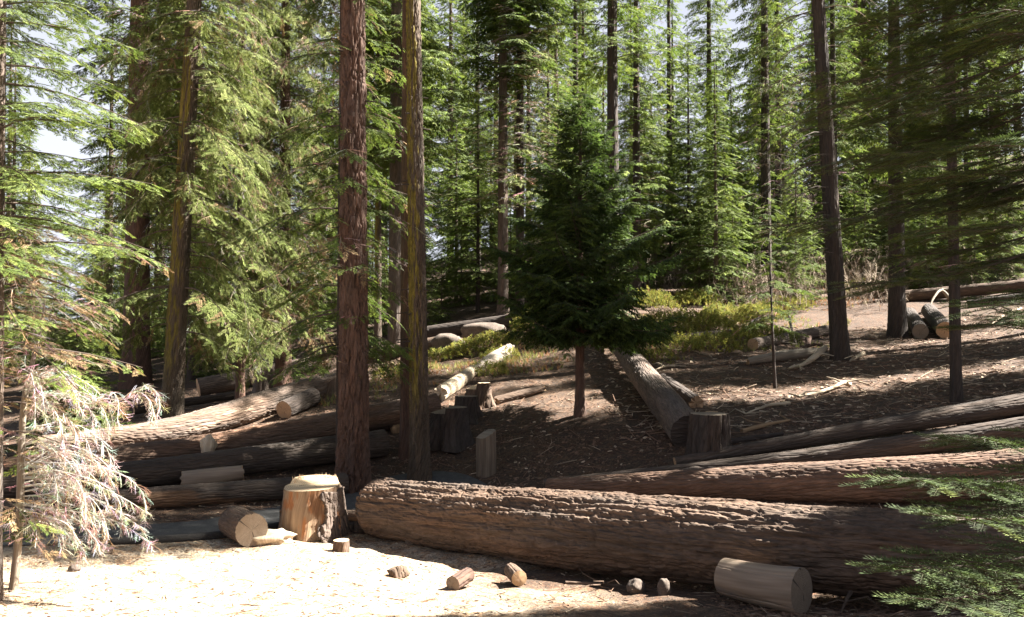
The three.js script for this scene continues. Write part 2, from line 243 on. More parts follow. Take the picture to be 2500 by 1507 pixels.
const brown = (seed, amt = 0.5, red = 0.15) => (th, s) => { const k = 1 + amt * (fbm(Math.cos(th) * 1.4 + seed, Math.sin(th) * 1.4, s * 0.5, 3) - 0.5) * 2 + 0.25 * (vn(Math.cos(th) * 9 + seed, Math.sin(th) * 9, s * 5) - 0.5), q = (vn(Math.cos(th) * 2 + seed + 9, Math.sin(th) * 2, s * 0.9) - 0.5) * red; return [k * (1 + q), k, k * (1 - q)]; };
// the large log in front
log('fallen_log', 'massive furrowed brown log lying across the foreground right of the big cut stump', [[-2.97, 0.36, -18.68, 0.6], [-0.6, 0.38, -17.25, 0.65], [1.9, 0.44, -15.75, 0.69], [6.02, 0.68, -13.35, 0.64], [10.2, 1.1, -10.9, 0.6]], { mat: M.log, step: 0.028, sides: 190, w: 0.075, stretch: 3.2, amp: 0.052, seed: 3, lump: 0.06, profile: (th, s2) => 0.045 * (sstep(0.0, 0.1, Math.abs(fbm(Math.cos(th) * 3.2 + 4, Math.sin(th) * 3.2, s2 * 0.42, 3) - 0.5)) - 0.7), chamfer: 0.22, chamferLen: 0.22, dish: 0.08, endMat: M.log, tint: brown(3, 0.55, 0.25) });
log('fallen_log', 'thick log with sunlit top just behind the massive foreground log', [[0.86, 0.34, -21.07, 0.2], [5.2, 0.75, -19.2, 0.38], [9.44, 1.2, -17.35, 0.5], [14.5, 2.0, -15.2, 0.56]], { mat: M.logRed, step: 0.045, sides: 96, w: 0.07, stretch: 3.2, amp: 0.035, seed: 5, tint: brown(5) });
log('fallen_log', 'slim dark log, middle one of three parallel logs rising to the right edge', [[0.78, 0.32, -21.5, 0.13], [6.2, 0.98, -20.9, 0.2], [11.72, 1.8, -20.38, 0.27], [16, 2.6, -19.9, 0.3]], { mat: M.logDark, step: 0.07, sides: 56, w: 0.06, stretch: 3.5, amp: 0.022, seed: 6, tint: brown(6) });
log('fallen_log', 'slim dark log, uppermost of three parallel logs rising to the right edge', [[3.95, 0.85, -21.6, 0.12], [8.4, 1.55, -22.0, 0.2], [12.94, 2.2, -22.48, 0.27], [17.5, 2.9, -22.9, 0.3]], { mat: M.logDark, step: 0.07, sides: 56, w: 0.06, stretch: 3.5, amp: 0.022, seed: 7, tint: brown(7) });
log('fallen_log', 'long grey-brown log running straight uphill behind the furrowed dark stump', [[4.52, 1.42, -22.75, 0.47], [4.25, 2.55, -28.5, 0.42], [4.05, 3.6, -34, 0.34], [3.85, 4.74, -41, 0.22]], { mat: M.grey, step: 0.06, sides: 72, w: 0.08, stretch: 3, amp: 0.035, seed: 8, endMat: M.dark, tint: brown(8) });
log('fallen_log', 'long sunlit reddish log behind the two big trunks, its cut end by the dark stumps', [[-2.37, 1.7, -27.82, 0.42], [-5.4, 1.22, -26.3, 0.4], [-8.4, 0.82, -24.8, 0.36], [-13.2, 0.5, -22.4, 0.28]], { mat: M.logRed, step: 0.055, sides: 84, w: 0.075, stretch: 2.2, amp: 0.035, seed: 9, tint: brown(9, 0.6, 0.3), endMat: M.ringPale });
log('fallen_log', 'dark shaded log between the sunlit reddish log and the low log with a bare patch', [[-3.63, 0.86, -25.31, 0.38], [-6.5, 0.66, -23.7, 0.36], [-9.45, 0.47, -22.0, 0.33], [-12.5, 0.4, -20.3, 0.3]], { mat: M.logDark, step: 0.06, sides: 72, w: 0.08, stretch: 2.4, amp: 0.035, seed: 10, tint: brown(10), endMat: M.ringShadedWeathered });
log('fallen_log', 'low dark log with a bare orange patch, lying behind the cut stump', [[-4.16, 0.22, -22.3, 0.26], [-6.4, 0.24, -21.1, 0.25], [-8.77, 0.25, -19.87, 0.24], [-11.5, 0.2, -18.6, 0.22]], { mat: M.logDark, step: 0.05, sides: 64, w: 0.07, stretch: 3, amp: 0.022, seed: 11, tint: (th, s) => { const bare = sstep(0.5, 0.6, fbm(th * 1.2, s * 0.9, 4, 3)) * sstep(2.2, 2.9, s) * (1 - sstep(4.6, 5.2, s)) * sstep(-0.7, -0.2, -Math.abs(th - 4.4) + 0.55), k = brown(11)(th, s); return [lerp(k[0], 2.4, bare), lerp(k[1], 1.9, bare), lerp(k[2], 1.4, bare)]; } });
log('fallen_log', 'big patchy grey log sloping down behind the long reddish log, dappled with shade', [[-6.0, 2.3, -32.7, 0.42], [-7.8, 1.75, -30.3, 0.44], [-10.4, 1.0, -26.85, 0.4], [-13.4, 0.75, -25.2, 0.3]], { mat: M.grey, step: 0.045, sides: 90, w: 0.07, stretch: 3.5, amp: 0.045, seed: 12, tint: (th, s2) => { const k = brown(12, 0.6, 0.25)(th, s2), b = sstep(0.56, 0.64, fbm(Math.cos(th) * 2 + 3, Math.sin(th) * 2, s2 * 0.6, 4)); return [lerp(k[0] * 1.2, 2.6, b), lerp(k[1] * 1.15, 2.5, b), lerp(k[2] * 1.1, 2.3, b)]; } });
log('log_section', 'short dark sawn log lying against the patchy grey log', [[-6.75, 1.82, -30.3, 0.3], [-7.43, 1.47, -28.95, 0.31]], { mat: M.dark, step: 0.06, sides: 56, w: 0.07, stretch: 2.5, amp: 0.03, seed: 13, endMat: M.ring });
log('fallen_log', 'barkless white log leaning uphill beyond the cluster of stumps', [[-2.36, 1.98, -29.68, 0.26], [-1.9, 2.25, -31.4, 0.25], [-1.43, 2.6, -33.27, 0.2]], { mat: M.pale, bare: true, step: 0.08, sides: 32, w: 0.05, stretch: 7, amp: 0.012, seed: 14, jag: 0.5, endMat: M.pale });
log('fallen_log', 'broken grey log with a pale stripped top, upslope end of the barkless white log', [[-1.35, 2.55, -33.5, 0.22], [-0.8, 2.9, -34.8, 0.27], [-0.12, 3.25, -36.29, 0.28]], { mat: M.silver, step: 0.08, sides: 36, w: 0.1, stretch: 2, amp: 0.06, seed: 15, jag: 0.3, tint: brown(15, 0.8) });
log('fallen_log', 'dark blackish log lying across the slope below the background trees', [[-4.4, 3.9, -43.0, 0.36], [0.9, 4.66, -41.7, 0.33]], { mat: M.dark, step: 0.1, sides: 40, w: 0.09, stretch: 3, amp: 0.025, seed: 16 });
log('fallen_log', 'brown log behind the right foot of the slender background trunk, left of the mossy trunk', [[-7.4, 2.75, -40.2, 0.32], [-3.0, 3.55, -39.5, 0.34]], { mat: M.log, step: 0.1, sides: 40, w: 0.09, stretch: 3, amp: 0.03, seed: 17 });
log('fallen_log', 'grey log in the shade behind the two slender trunks at left', [[-14.2, 1.5, -40.2, 0.42], [-9.4, 2.5, -42.8, 0.4]], { mat: M.grey, step: 0.1, sides: 40, w: 0.09, stretch: 3, amp: 0.025, seed: 18 });
log('fallen_log', 'thin dark log on the shaded ground right of the mossy-footed tree', [[-15.4, 0.85, -36.2, 0.2], [-11.9, 1.3, -38.4, 0.16]], { mat: M.dark, step: 0.1, sides: 28, w: 0.09, stretch: 3, amp: 0.02, seed: 19 });
log('log_section', 'short round log with bark and dark sawn face lying left of the cut stump', [[-5.6, 0.2, -17.95, 0.31], [-5.02, 0.19, -17.2, 0.32]], { mat: M.log, step: 0.03, sides: 72, w: 0.06, stretch: 1.8, amp: 0.022, seed: 20, endMat: M.ringShadedWeathered, tint: brown(20, 0.4, 0.3) });
log('log_section', 'barkless smooth log section with dark end, in front of the massive log at right', [[3.28, 0.24, -13.75, 0.275], [3.7, 0.26, -13.25, 0.295], [4.15, 0.29, -12.8, 0.325]], { mat: M.bench, bare: true, step: 0.03, sides: 160, w: 0.3, stretch: 8, amp: 0.008, profile: (th, s2, r) => 0.02 * r * Math.sin(th * 2 + 1) - 0.022 * ([0.75, 2.2, 5.6].some((a, i) => Math.abs(th - a - 0.06 * Math.sin(s2 * 4 + i)) < 0.022) ? 1 : 0) - (Math.abs(th - 4.9) < 0.2 && Math.abs(s2 - 0.35) < 0.09 ? 0.012 : 0), seed: 21, endMat: M.ringShadedWeathered, tint: (th, s) => { const k = 1 + 0.5 * (fbm(th * 2, s * 0.8, 3, 3) - 0.5), g = sstep(0.5, 0.62, fbm(Math.cos(th) * 2, Math.sin(th) * 2 + 4, s * 1.4, 3)); return [k * lerp(1, 0.72, g), k * lerp(1, 0.8, g), k * lerp(1, 0.95, g)]; } });
log('log_bench', 'pale half log bench sitting in front of the dark shaded log', [[-8.19, 0.34, -22.15, 0.25], [-7.5, 0.4, -22.35, 0.24], [-6.85, 0.47, -22.6, 0.2]], { category: 'bench', mat: M.bench, jag: 0.08, bare: true, step: 0.06, sides: 40, w: 0.2, stretch: 8, amp: 0.01, seed: 22, endMat: M.ring, profile: (th) => (Math.cos(th) > 0.25 ? -0.05 * (Math.cos(th) - 0.25) : 0) });
log('fallen_log', 'thin pale log on the ground between the cut stump and the massive foreground log', [[-4.4, -0.04, -19.75, 0.12], [-2.5, -0.02, -19.5, 0.12]], { mat: M.log, step: 0.05, sides: 30, w: 0.05, stretch: 3, amp: 0.02, seed: 23 });
log('fallen_log', 'small stripped log half hidden by yellow-green bushes', [[7.18, 3.75, -37.3, 0.19], [8.6, 3.9, -38.3, 0.17], [10.0, 4.05, -39.4, 0.1]], { mat: M.grey, step: 0.08, sides: 30, w: 0.06, stretch: 4, amp: 0.02, seed: 24 });
log('fallen_log', 'grey log lying left of the dark leaning trunk, above the thin sapling', [[9.9, 3.5, -36.47, 0.25], [12, 3.75, -38.6, 0.25], [14.65, 4.1, -41.28, 0.25]], { mat: M.grey, step: 0.08, sides: 36, w: 0.08, stretch: 4, amp: 0.02, seed: 25 });
log('fallen_log', 'low weathered log in front of the grey log, next to the dark leaning trunk', [[9.0, 2.92, -33.6, 0.14], [10.5, 3.1, -34.4, 0.2], [12.0, 3.2, -35.0, 0.2]], { mat: M.silver, step: 0.08, sides: 30, w: 0.08, stretch: 4, amp: 0.03, seed: 26, jag: 0.3 });
log('stacked_log', 'dark sawn log, left one of the pair stacked by the shaded trunk', [[18.14, 4.04, -39.4, 0.34], [20.29, 4.96, -45.2, 0.32]], { category: 'log', mat: M.dark, step: 0.1, sides: 36, w: 0.09, stretch: 3, amp: 0.025, seed: 27, endMat: M.ringShadedWeathered });
log('stacked_log', 'sawn log with brown round end, right one of the pair stacked by the shaded trunk', [[18.95, 4.1, -38.8, 0.37], [21.3, 5.12, -45.3, 0.36]], { category: 'log', mat: M.dark, step: 0.1, sides: 36, w: 0.09, stretch: 3, amp: 0.025, seed: 28, endMat: M.ring });
log('fallen_log', 'long brown log on the slope at the right edge, behind the stacked logs', [[21.6, 6.0, -50.8, 0.32], [29.5, 6.7, -46.8, 0.33]], { mat: M.log, step: 0.15, sides: 32, w: 0.1, stretch: 3, amp: 0.03, seed: 29 });
log('fallen_log', 'dark log below the long brown log at the right edge', [[23.9, 5.5, -46.5, 0.22], [29, 6.15, -44.2, 0.24]], { mat: M.dark, step: 0.15, sides: 28, w: 0.1, stretch: 3, amp: 0.03, seed: 30 });
log('fallen_log', 'dark limb lying on the ground just right of the furrowed stump', [[5.5, 1.2, -22.75, 0.08], [7.0, 1.38, -23.0, 0.05]], { mat: M.dark, step: 0.06, sides: 20, w: 0.05, stretch: 3, amp: 0.01, seed: 31 });
log('fallen_log', 'dark broken log hidden behind the log that runs uphill', [[5.0, 2.35, -29.6, 0.28], [5.5, 1.9, -26.6, 0.22]], { mat: M.dark, step: 0.08, sides: 32, w: 0.08, stretch: 3, amp: 0.03, seed: 32, jag: 0.3 });
console.log('logs');

// ------------------------------------------------------------------ stumps
function stump(label, x, z, r, h, o = {}) {
  const y = groundY(x, z), t = thing('tree_stump', label, 'stump', [x, y, z], o.group), seed = o.seed ?? 1, flare = o.flare ?? 0.35, sides = o.sides ?? 96, n = o.n ?? 36, flut = o.flutes ?? 9;
  const ph = seed * 2.1, prof = (th, s) => { const q = 1 - clamp((s + 0.0) / (h + 0.15)); return r * (flare * Math.pow(q, 2.6) * (1 + 0.7 * Math.sin(th * 5 + ph) + 0.4 * Math.sin(th * 3 + 2 * ph)) + 0.075 * (Math.pow(Math.abs(Math.sin(th * flut * 0.5 + 0.75 * Math.sin(th * 2 + ph))), 0.45) - 0.8) * (0.8 + q) * (o.grooves ?? 1) + 0.05 * Math.sin(th * 3 + ph)); };
  const mat = o.mat ?? M.dark, base = [[0, -0.15, 0, r], [0, h * 0.5, 0, r * 0.98], [o.lean ?? 0, h, 0, r * 0.94]];
  const { g, loops } = timber(base, { n, sides, w: o.w ?? 0.08, stretch: o.stretch ?? 4, amp: o.amp ?? 0.04, seed, profile: prof, lump: 0.02, tint: o.tint ?? brown(seed, 0.4, 0.2) });
  // saw cut: tilt or step the top
  if (o.top) { const p = g.attributes.position; for (let i = 0; i < p.count; i++) { const k = sstep(h * 0.45, h, p.getY(i)); if (k > 0) p.setY(i, p.getY(i) + k * o.top(p.getX(i) / r, p.getZ(i) / r)); } g.computeVertexNormals(); loops[1].loop.forEach((q) => { q[1] += o.top(q[0] / r, q[2] / r); }); loops[1].c[1] += o.dip ?? 0; }
  part(o.bodyName ?? 'bark', g, mat, t);
  part('cut_top', endFace(loops[1], 1, o.dish ?? 0, 0.985), o.topMat ?? M.ring, t);
  return t;
}
{ // the cut stump in front: bare orange wood, ridged top, bark left on the right side and at the left foot
  const x = -4.15, z = -18.5, r = 0.6, h = 1.06;
  const s = stump('big sunlit cut stump of bare orange wood with grey bark on its right side', x, z, r, h, { seed: 4.2, mat: M.orange, grooves: 0.35, bodyName: 'bare_wood', amp: 0.016, w: 0.05, stretch: 9, flare: 0.17, sides: 120, n: 50, topMat: M.ringPale, top: (a, b) => -0.03 + (b < -0.25 ? 0.11 * sstep(0.25, 0.5, -b) : 0) - 0.05 * sstep(-0.2, 0.9, b) + 0.02 * a, dish: -0.02,
    tint: (th, sv) => { const k = 1 + 0.7 * (fbm(Math.cos(th) * 3, Math.sin(th) * 3, sv * 0.9, 4) - 0.5), d = sstep(0.52, 0.68, fbm(Math.cos(th) * 4 + 7, Math.sin(th) * 4, sv * 1.1, 4)); const e = sstep(0.5, 0.66, fbm(Math.cos(th) * 6 + 17, Math.sin(th) * 6, sv * 2.2, 4)); return [k * lerp(lerp(1, 1.1, e), 0.5, d), k * lerp(lerp(1.06, 0.72, e), 0.4, d), k * lerp(lerp(1.2, 0.5, e), 0.36, d)]; } });
  { const mb = new MB(), R = rng(12); for (let k = 0; k < 46; k++) { const a = 3.5 + 2.4 * R(), rr = r * (0.62 + 0.26 * R()), px = Math.cos(a) * rr, pz = Math.sin(a) * rr, hh = 0.04 + 0.12 * R() * R(), w = 0.012 + 0.02 * R(), yb = h - 0.06, k2 = 0.8 + 0.4 * R(), c = [k2, k2, k2]; const t0 = mb.vert(px + (R() - 0.5) * 0.02, yb + 0.1 + hh, pz, c, px, hh), b = [[-w, -w], [w, -w * 0.6], [w * 0.8, w], [-w, w * 0.7]].map(([dx, dz]) => mb.vert(px + dx, yb, pz + dz, c, px + dx, 0)); for (let q = 0; q < 4; q++) mb.tri(b[q], t0, b[(q + 1) % 4]); } const sp = part('splinters', mb.build(), M.wood, s.children.find((q) => q.name === 'cut_top')); sp.userData.kind = 'stuff'; }
  const shell = (a0, a1, hb, ht, thick, seed) => { // a curved plate of old bark standing on the wood
    const mb = new MB(), nu = 44, nv = 40, G = []; const rr = (th, yv) => r * (0.99 + 0.2 * Math.pow(1 - clamp(yv / 1.2), 2.4) * (1 + 0.6 * Math.sin(th * 5 + 8.8)));
    for (const out of [1, 0]) { const rows = []; for (let j = 0; j <= nv; j++) { const row = []; for (let i = 0; i <= nu; i++) { const ef = vn(j * 0.16 + seed, 3, seed) * 0.3, th0 = a0 + ef, th1 = a1 - 0.34 * vn(j * 0.11, 7, seed) - 0.07 * vn(j * 1.3, 4, seed) + 0.2 * (1 - j / nv), th = lerp(th0, th1, i / nu), top = ht - 0.12 * vn(i * 0.22, 5, seed), yv = lerp(hb, top, j / nv), R = rr(th, yv) + (out ? thick + barkRelief(th, yv, r, { w: 0.1, stretch: 5, amp: 0.075, seed, lump: 0.04 }) : -0.03), k = 1 + 0.6 * (fbm(th * 3, yv * 2, seed, 3) - 0.5); row.push(mb.vert(Math.cos(th) * R, yv, Math.sin(th) * R, [k, k * 0.98, k * 0.96], th * r, yv)); } rows.push(row); } G.push(rows);
      for (let j = 0; j < nv; j++) for (let i = 0; i < nu; i++) out ? mb.quad(rows[j][i], rows[j + 1][i], rows[j + 1][i + 1], rows[j][i + 1]) : mb.quad(rows[j][i], rows[j][i + 1], rows[j + 1][i + 1], rows[j + 1][i]); }
    const [O, I] = G; for (let j = 0; j < nv; j++) { mb.quad(O[j][0], I[j][0], I[j + 1][0], O[j + 1][0]); mb.quad(O[j][nu], O[j + 1][nu], I[j + 1][nu], I[j][nu]); } for (let i = 0; i < nu; i++) { mb.quad(O[nv][i], I[nv][i], I[nv][i + 1], O[nv][i + 1]); }
    return mb.build();
  };
  part('bark', shell(-1.2, 1.12, -0.05, 1.0, 0.05, 3), M.grey, s).userData.label = 'grey furrowed bark on the right side';
  part('bark', shell(2.7, 4.2, -0.05, 0.62, 0.03, 6), M.log, s).userData.label = 'brown bark at the left foot';
}
stump('small low sunlit sawn stump in front of the big cut stump', -3.28, -17.2, 0.16, 0.24, { seed: 2, sides: 48, n: 16, amp: 0.012, w: 0.04, mat: M.log, topMat: M.ringPale, flare: 0.2 });
stump('dark deeply furrowed stump at the lower end of the uphill log', 4.92, -22.15, 0.5, 1.02, { seed: 3, grooves: 2, sides: 150, mat: M.dark, amp: 0.08, w: 0.12, stretch: 8, flare: 0.12, flutes: 11, topMat: M.ringShadedWeathered });
stump('sunlit pale-topped stump, rearmost of the stump cluster, with a lower step on its left', -1.08, -29.0, 0.42, 0.72, { seed: 5, mat: M.log, amp: 0.06, w: 0.1, stretch: 5, flare: 0.4, topMat: M.ringPale, lean: 0.0, top: (a) => (a < -0.15 ? -0.18 : 0.02 * a) });
stump('dark stump in the middle of the stump cluster, in front of the sunlit one', -1.42, -27.8, 0.37, 0.68, { seed: 6, mat: M.dark, amp: 0.05, w: 0.09, stretch: 5, flare: 0.5, topMat: M.ringShadedWeathered });
stump('broad dark stump with stepped top right of the mossy trunk', -1.85, -26.0, 0.56, 1.05, { seed: 7, grooves: 1.6, sides: 140, mat: M.dark, amp: 0.06, w: 0.1, stretch: 6, flare: 0.45, flutes: 12, topMat: M.ringShadedWeathered, top: (a) => (a < -0.1 ? -0.16 : 0) });
stump('small dark weathered stump with slanted top left of the big red trunk', -6.55, -31.6, 0.3, 0.5, { seed: 8, sides: 56, n: 20, mat: M.log, flare: 0.5, top: (a) => 0.25 * a - 0.05 });
stump('dark stump in the shade left of the far slender trunk', -11.0, -39.2, 0.42, 1.0, { seed: 9, sides: 48, n: 16, mat: M.grey, flare: 0.15, topMat: M.ringShadedWeathered });
stump('small reddish stump just behind the furrowed dark stump', 5.2, -23.2, 0.17, 0.75, { seed: 10, sides: 36, n: 14, mat: M.orange, amp: 0.02, flare: 0.2 });

{ // slab split from the sunlit stump
  log('split_slab', 'split slab lying right of the sunlit pale-topped stump', [[-0.5, 1.8, -29.05, 0.2], [0.25, 1.98, -29.4, 0.19], [1.05, 2.15, -29.9, 0.13]], { category: 'slab', mat: M.log, step: 0.04, sides: 40, w: 0.07, stretch: 3, amp: 0.03, seed: 33, jag: 0.25, profile: (th, s, r) => (Math.cos(th) > 0.1 ? -0.45 * r * Math.cos(th) : 0), endMat: M.wood });
  // wooden marker post with a slanted top
  const x = -0.68, z = -23.5, p = thing('wooden_post', 'weathered wooden post with slanted pointed top beside the trail', 'post', [x, groundY(x, z), z]); p.rotation.y = 0.75;
  const mb = new MB(), w = 0.24, d = 0.19, hh = 1.18, nv = 26, nu = 64; let prev = null; const ring = [];
  const outline = (k) => { const a = (k / nu) * 4, e = Math.floor(a), f = a - e, q = [[-w, d], [w, d], [w, -d], [-w, -d]], A = q[e % 4], B = q[(e + 1) % 4]; const x = lerp(A[0], B[0], f), z = lerp(A[1], B[1], f), l = Math.hypot(x / w, z / d), m = lerp(1, 1.12 / l, 0.55); return [x * m, z * m]; };
  for (let j = 0; j <= nv; j++) { const row = []; for (let k = 0; k <= nu; k++) { const [ox, oz] = outline(k % nu), cut = hh - 0.2 * (0.5 - ox / (2 * w)) - 0.0 , yv = lerp(-0.15, cut, j / nv), gr = 1 - 0.1 * sstep(0.6, 0.75, vn(k * 0.9, yv * 0.5, 2)) - 0.05 * vn(k * 0.5, yv * 2.2, 9) - 0.06 * sstep(0.9, 1.15, yv) * vn(k * 0.3, 2, 5), kk = 1 + 0.5 * (fbm(k * 0.5, yv * 1.2, 4, 3) - 0.5); row.push(mb.vert(ox * gr, yv, oz * gr, [kk, kk, kk], k / nu * 1.4, yv)); if (j === nv && k < nu) ring.push([ox * gr, yv, oz * gr]); } if (prev) for (let k = 0; k < nu; k++) mb.quad(prev[k], prev[k + 1], row[k + 1], row[k]); prev = row; }
  part('shaft', mb.build(), M.post, p);
  const cb = new MB(), cr = ring.map((q) => cb.vert(q[0], q[1], q[2], [1, 1, 1], q[0], q[2])), cm = cb.vert(0, hh - 0.1, 0, [1, 1, 1]); cr.forEach((a, k) => cb.tri(a, cr[(k + 1) % nu], cm)); part('slanted_top', cb.build(), M.silver, p);
}
console.log('stumps');

// ------------------------------------------------------------------ trees
const UPV = V(0, 1, 0);
const PAL = {   // linear leaf colours
  fir: [[0.095, 0.135, 0.026], [0.125, 0.165, 0.032], [0.065, 0.1, 0.02]], lacy: [[0.15, 0.185, 0.05], [0.115, 0.15, 0.036], [0.2, 0.225, 0.075]],
  cedar: [[0.055, 0.09, 0.02], [0.085, 0.13, 0.028], [0.036, 0.06, 0.015]], dry: [[0.2, 0.135, 0.07], [0.16, 0.1, 0.052], [0.24, 0.17, 0.09]], young: [[0.13, 0.18, 0.036], [0.17, 0.21, 0.046], [0.10, 0.14, 0.03]],
};
function leafColour(p, R, dry = 0) { const a = R() < dry ? PAL.dry : p, q = a[(R() * a.length) | 0], k = 0.75 + 0.5 * R(); return [q[0] * k, q[1] * k, q[2] * k]; }
// sprig shapes: a twig of length 1 along +x with its leaves, flat across z
function sprigGeo(seed, pairs, len, wid, o = {}) {
  const R = rng(seed), mb = new MB(), T = [0.55, 0.42, 0.32], droop = o.droop ?? 0.12;
  mb.tube([[0, 0, 0, 0.012], [0.5, -droop * 0.25, 0, 0.008], [0.95, -droop * 0.9, 0, 0.004]], 3, T);
  for (let k = 0; k < pairs; k++) for (const sd of [-1, 1]) {
    const t = (k + 0.2 + 0.6 * R()) / pairs, x = t * 0.95, y = -droop * t * t, ang = (o.ang ?? 0.85) + (R() - 0.5) * 0.5 - t * 0.25, l = len * (0.7 + 0.6 * R()) * (o.taper ? 1 - o.taper * t : 1), dn = -(o.fall ?? 0.2) * (0.4 + 1.2 * R()), c = 0.75 + 0.5 * R(), D = V(Math.cos(ang), dn, Math.sin(ang) * sd).normalize(), N = V((R() - 0.5) * 0.9, 1, (R() - 0.5) * 0.9), S = V(0, 0, 0).crossVectors(N, D).normalize();
    mb.leaf(x, y, 0, D.x, D.y, D.z, S.x, S.y, S.z, l, wid * (0.75 + 0.5 * R()), [c, c * (0.96 + 0.08 * R()), c * 0.95]);
  }
  mb.leaf(0.85, -droop * 0.75, 0, 0.97, -0.2, 0, 0, 0, 1, len * 0.8, wid, [1, 1, 1]); return mb.build();
}
function deadGeo(seed, f = 1, n = 9) { const R = rng(seed), mb = new MB(), W = [1, 1, 1]; mb.tube([[0, 0, 0, 0.014 * f], [0.5, 0.02, 0.03, 0.010 * f], [1, -0.08, 0, 0.005 * f]], 3, W); for (let k = 0; k < n; k++) { const t = 0.15 + 0.8 * R(), a = 0.5 + 0.6 * R(), sd = k % 2 ? 1 : -1, l = 0.5 * (1 - t * 0.5) * (0.5 + R()); mb.tube([[t, 0, 0, 0.007 * f], [t + Math.cos(a) * l * 0.6, -0.03, Math.sin(a) * l * 0.6 * sd, 0.005 * f], [t + Math.cos(a) * l * 0.9, -0.25 * l, Math.sin(a) * l * sd, 0.003 * f]], 3, W); } return mb.build(); }
const SPRIG = {
  fir: sprigGeo(1, 9, 0.34, 0.085), firFar: sprigGeo(2, 8, 0.4, 0.1, { fall: 0.3 }), lacy: sprigGeo(3, 10, 0.26, 0.05, { droop: 0.25, fall: 0.5 }), cedar: sprigGeo(4, 7, 0.42, 0.12, { ang: 0.65, fall: 0.45, taper: 0.4 }), deadFine: deadGeo(16, 1.1, 8), young: sprigGeo(5, 9, 0.38, 0.09, { fall: 0.05, droop: 0 }), dead: deadGeo(6),
};
const SPRIGV = { fir: [SPRIG.fir, sprigGeo(21, 11, 0.28, 0.07, { fall: 0.35 }), sprigGeo(22, 8, 0.4, 0.08, { fall: 0.1, taper: 0.5 })], firFar: [SPRIG.firFar, sprigGeo(23, 7, 0.5, 0.1, { fall: 0.5, taper: 0.3 }), sprigGeo(24, 9, 0.34, 0.1, { fall: 0.15, ang: 1.0 })], lacy: [SPRIG.lacy, sprigGeo(25, 9, 0.34, 0.05, { droop: 0.35, fall: 0.7 }), sprigGeo(26, 11, 0.22, 0.06, { droop: 0.15, fall: 0.35 })] };
class Sprigs {
  constructor() { this.m = []; this.c = []; }
  add(P, D, N, l, c) { const sx = N.y * D.z - N.z * D.y, sy = N.z * D.x - N.x * D.z, sz = N.x * D.y - N.y * D.x, k = l / Math.max(1e-6, Math.hypot(sx, sy, sz)); const zx = -sx * k, zy = -sy * k, zz = -sz * k; const yx = zy * D.z - zz * D.y, yy = zz * D.x - zx * D.z, yz = zx * D.y - zy * D.x; this.m.push(D.x * l, D.y * l, D.z * l, 0, yx, yy, yz, 0, zx, zy, zz, 0, P.x, P.y, P.z, 1); this.c.push(c[0], c[1], c[2]); }
  bake(name, geo, mat, parent) {   // the same sprigs as one mesh, for trees that are copied
    const n = this.m.length / 16; if (!n) return; const mb = new MB(), p = geo.attributes.position.array, c = geo.attributes.color.array, ix = geo.index.array, v = p.length / 3, M4 = this.m;
    for (let k = 0; k < n; k++) { const o = k * 16, off = mb.count; for (let i = 0; i < v; i++) { const x = p[i * 3], y = p[i * 3 + 1], z = p[i * 3 + 2]; mb.p.push(M4[o] * x + M4[o + 4] * y + M4[o + 8] * z + M4[o + 12], M4[o + 1] * x + M4[o + 5] * y + M4[o + 9] * z + M4[o + 13], M4[o + 2] * x + M4[o + 6] * y + M4[o + 10] * z + M4[o + 14]); mb.c.push(c[i * 3] * this.c[k * 3], c[i * 3 + 1] * this.c[k * 3 + 1], c[i * 3 + 2] * this.c[k * 3 + 2]); mb.u.push(0, 0); } for (let i = 0; i < ix.length; i++) mb.i.push(ix[i] + off); }
    const f = part(name, mb.build(), mat, parent); f.userData.kind = 'stuff'; return f;
  }
  build(name, geo, mat, parent) {
    const n = this.m.length / 16; if (!n) return; const im = new THREE.InstancedMesh(geo, mat, n); im.instanceMatrix.array.set(this.m); im.instanceColor = new THREE.InstancedBufferAttribute(new Float32Array(this.c), 3); im.name = name; im.castShadow = im.receiveShadow = true; im.userData.kind = 'stuff'; parent.add(im); copies += n; return im;
  }
}
let copies = 0;
const WOODC = [0.085, 0.062, 0.048], DEADC = [0.34, 0.28, 0.22];
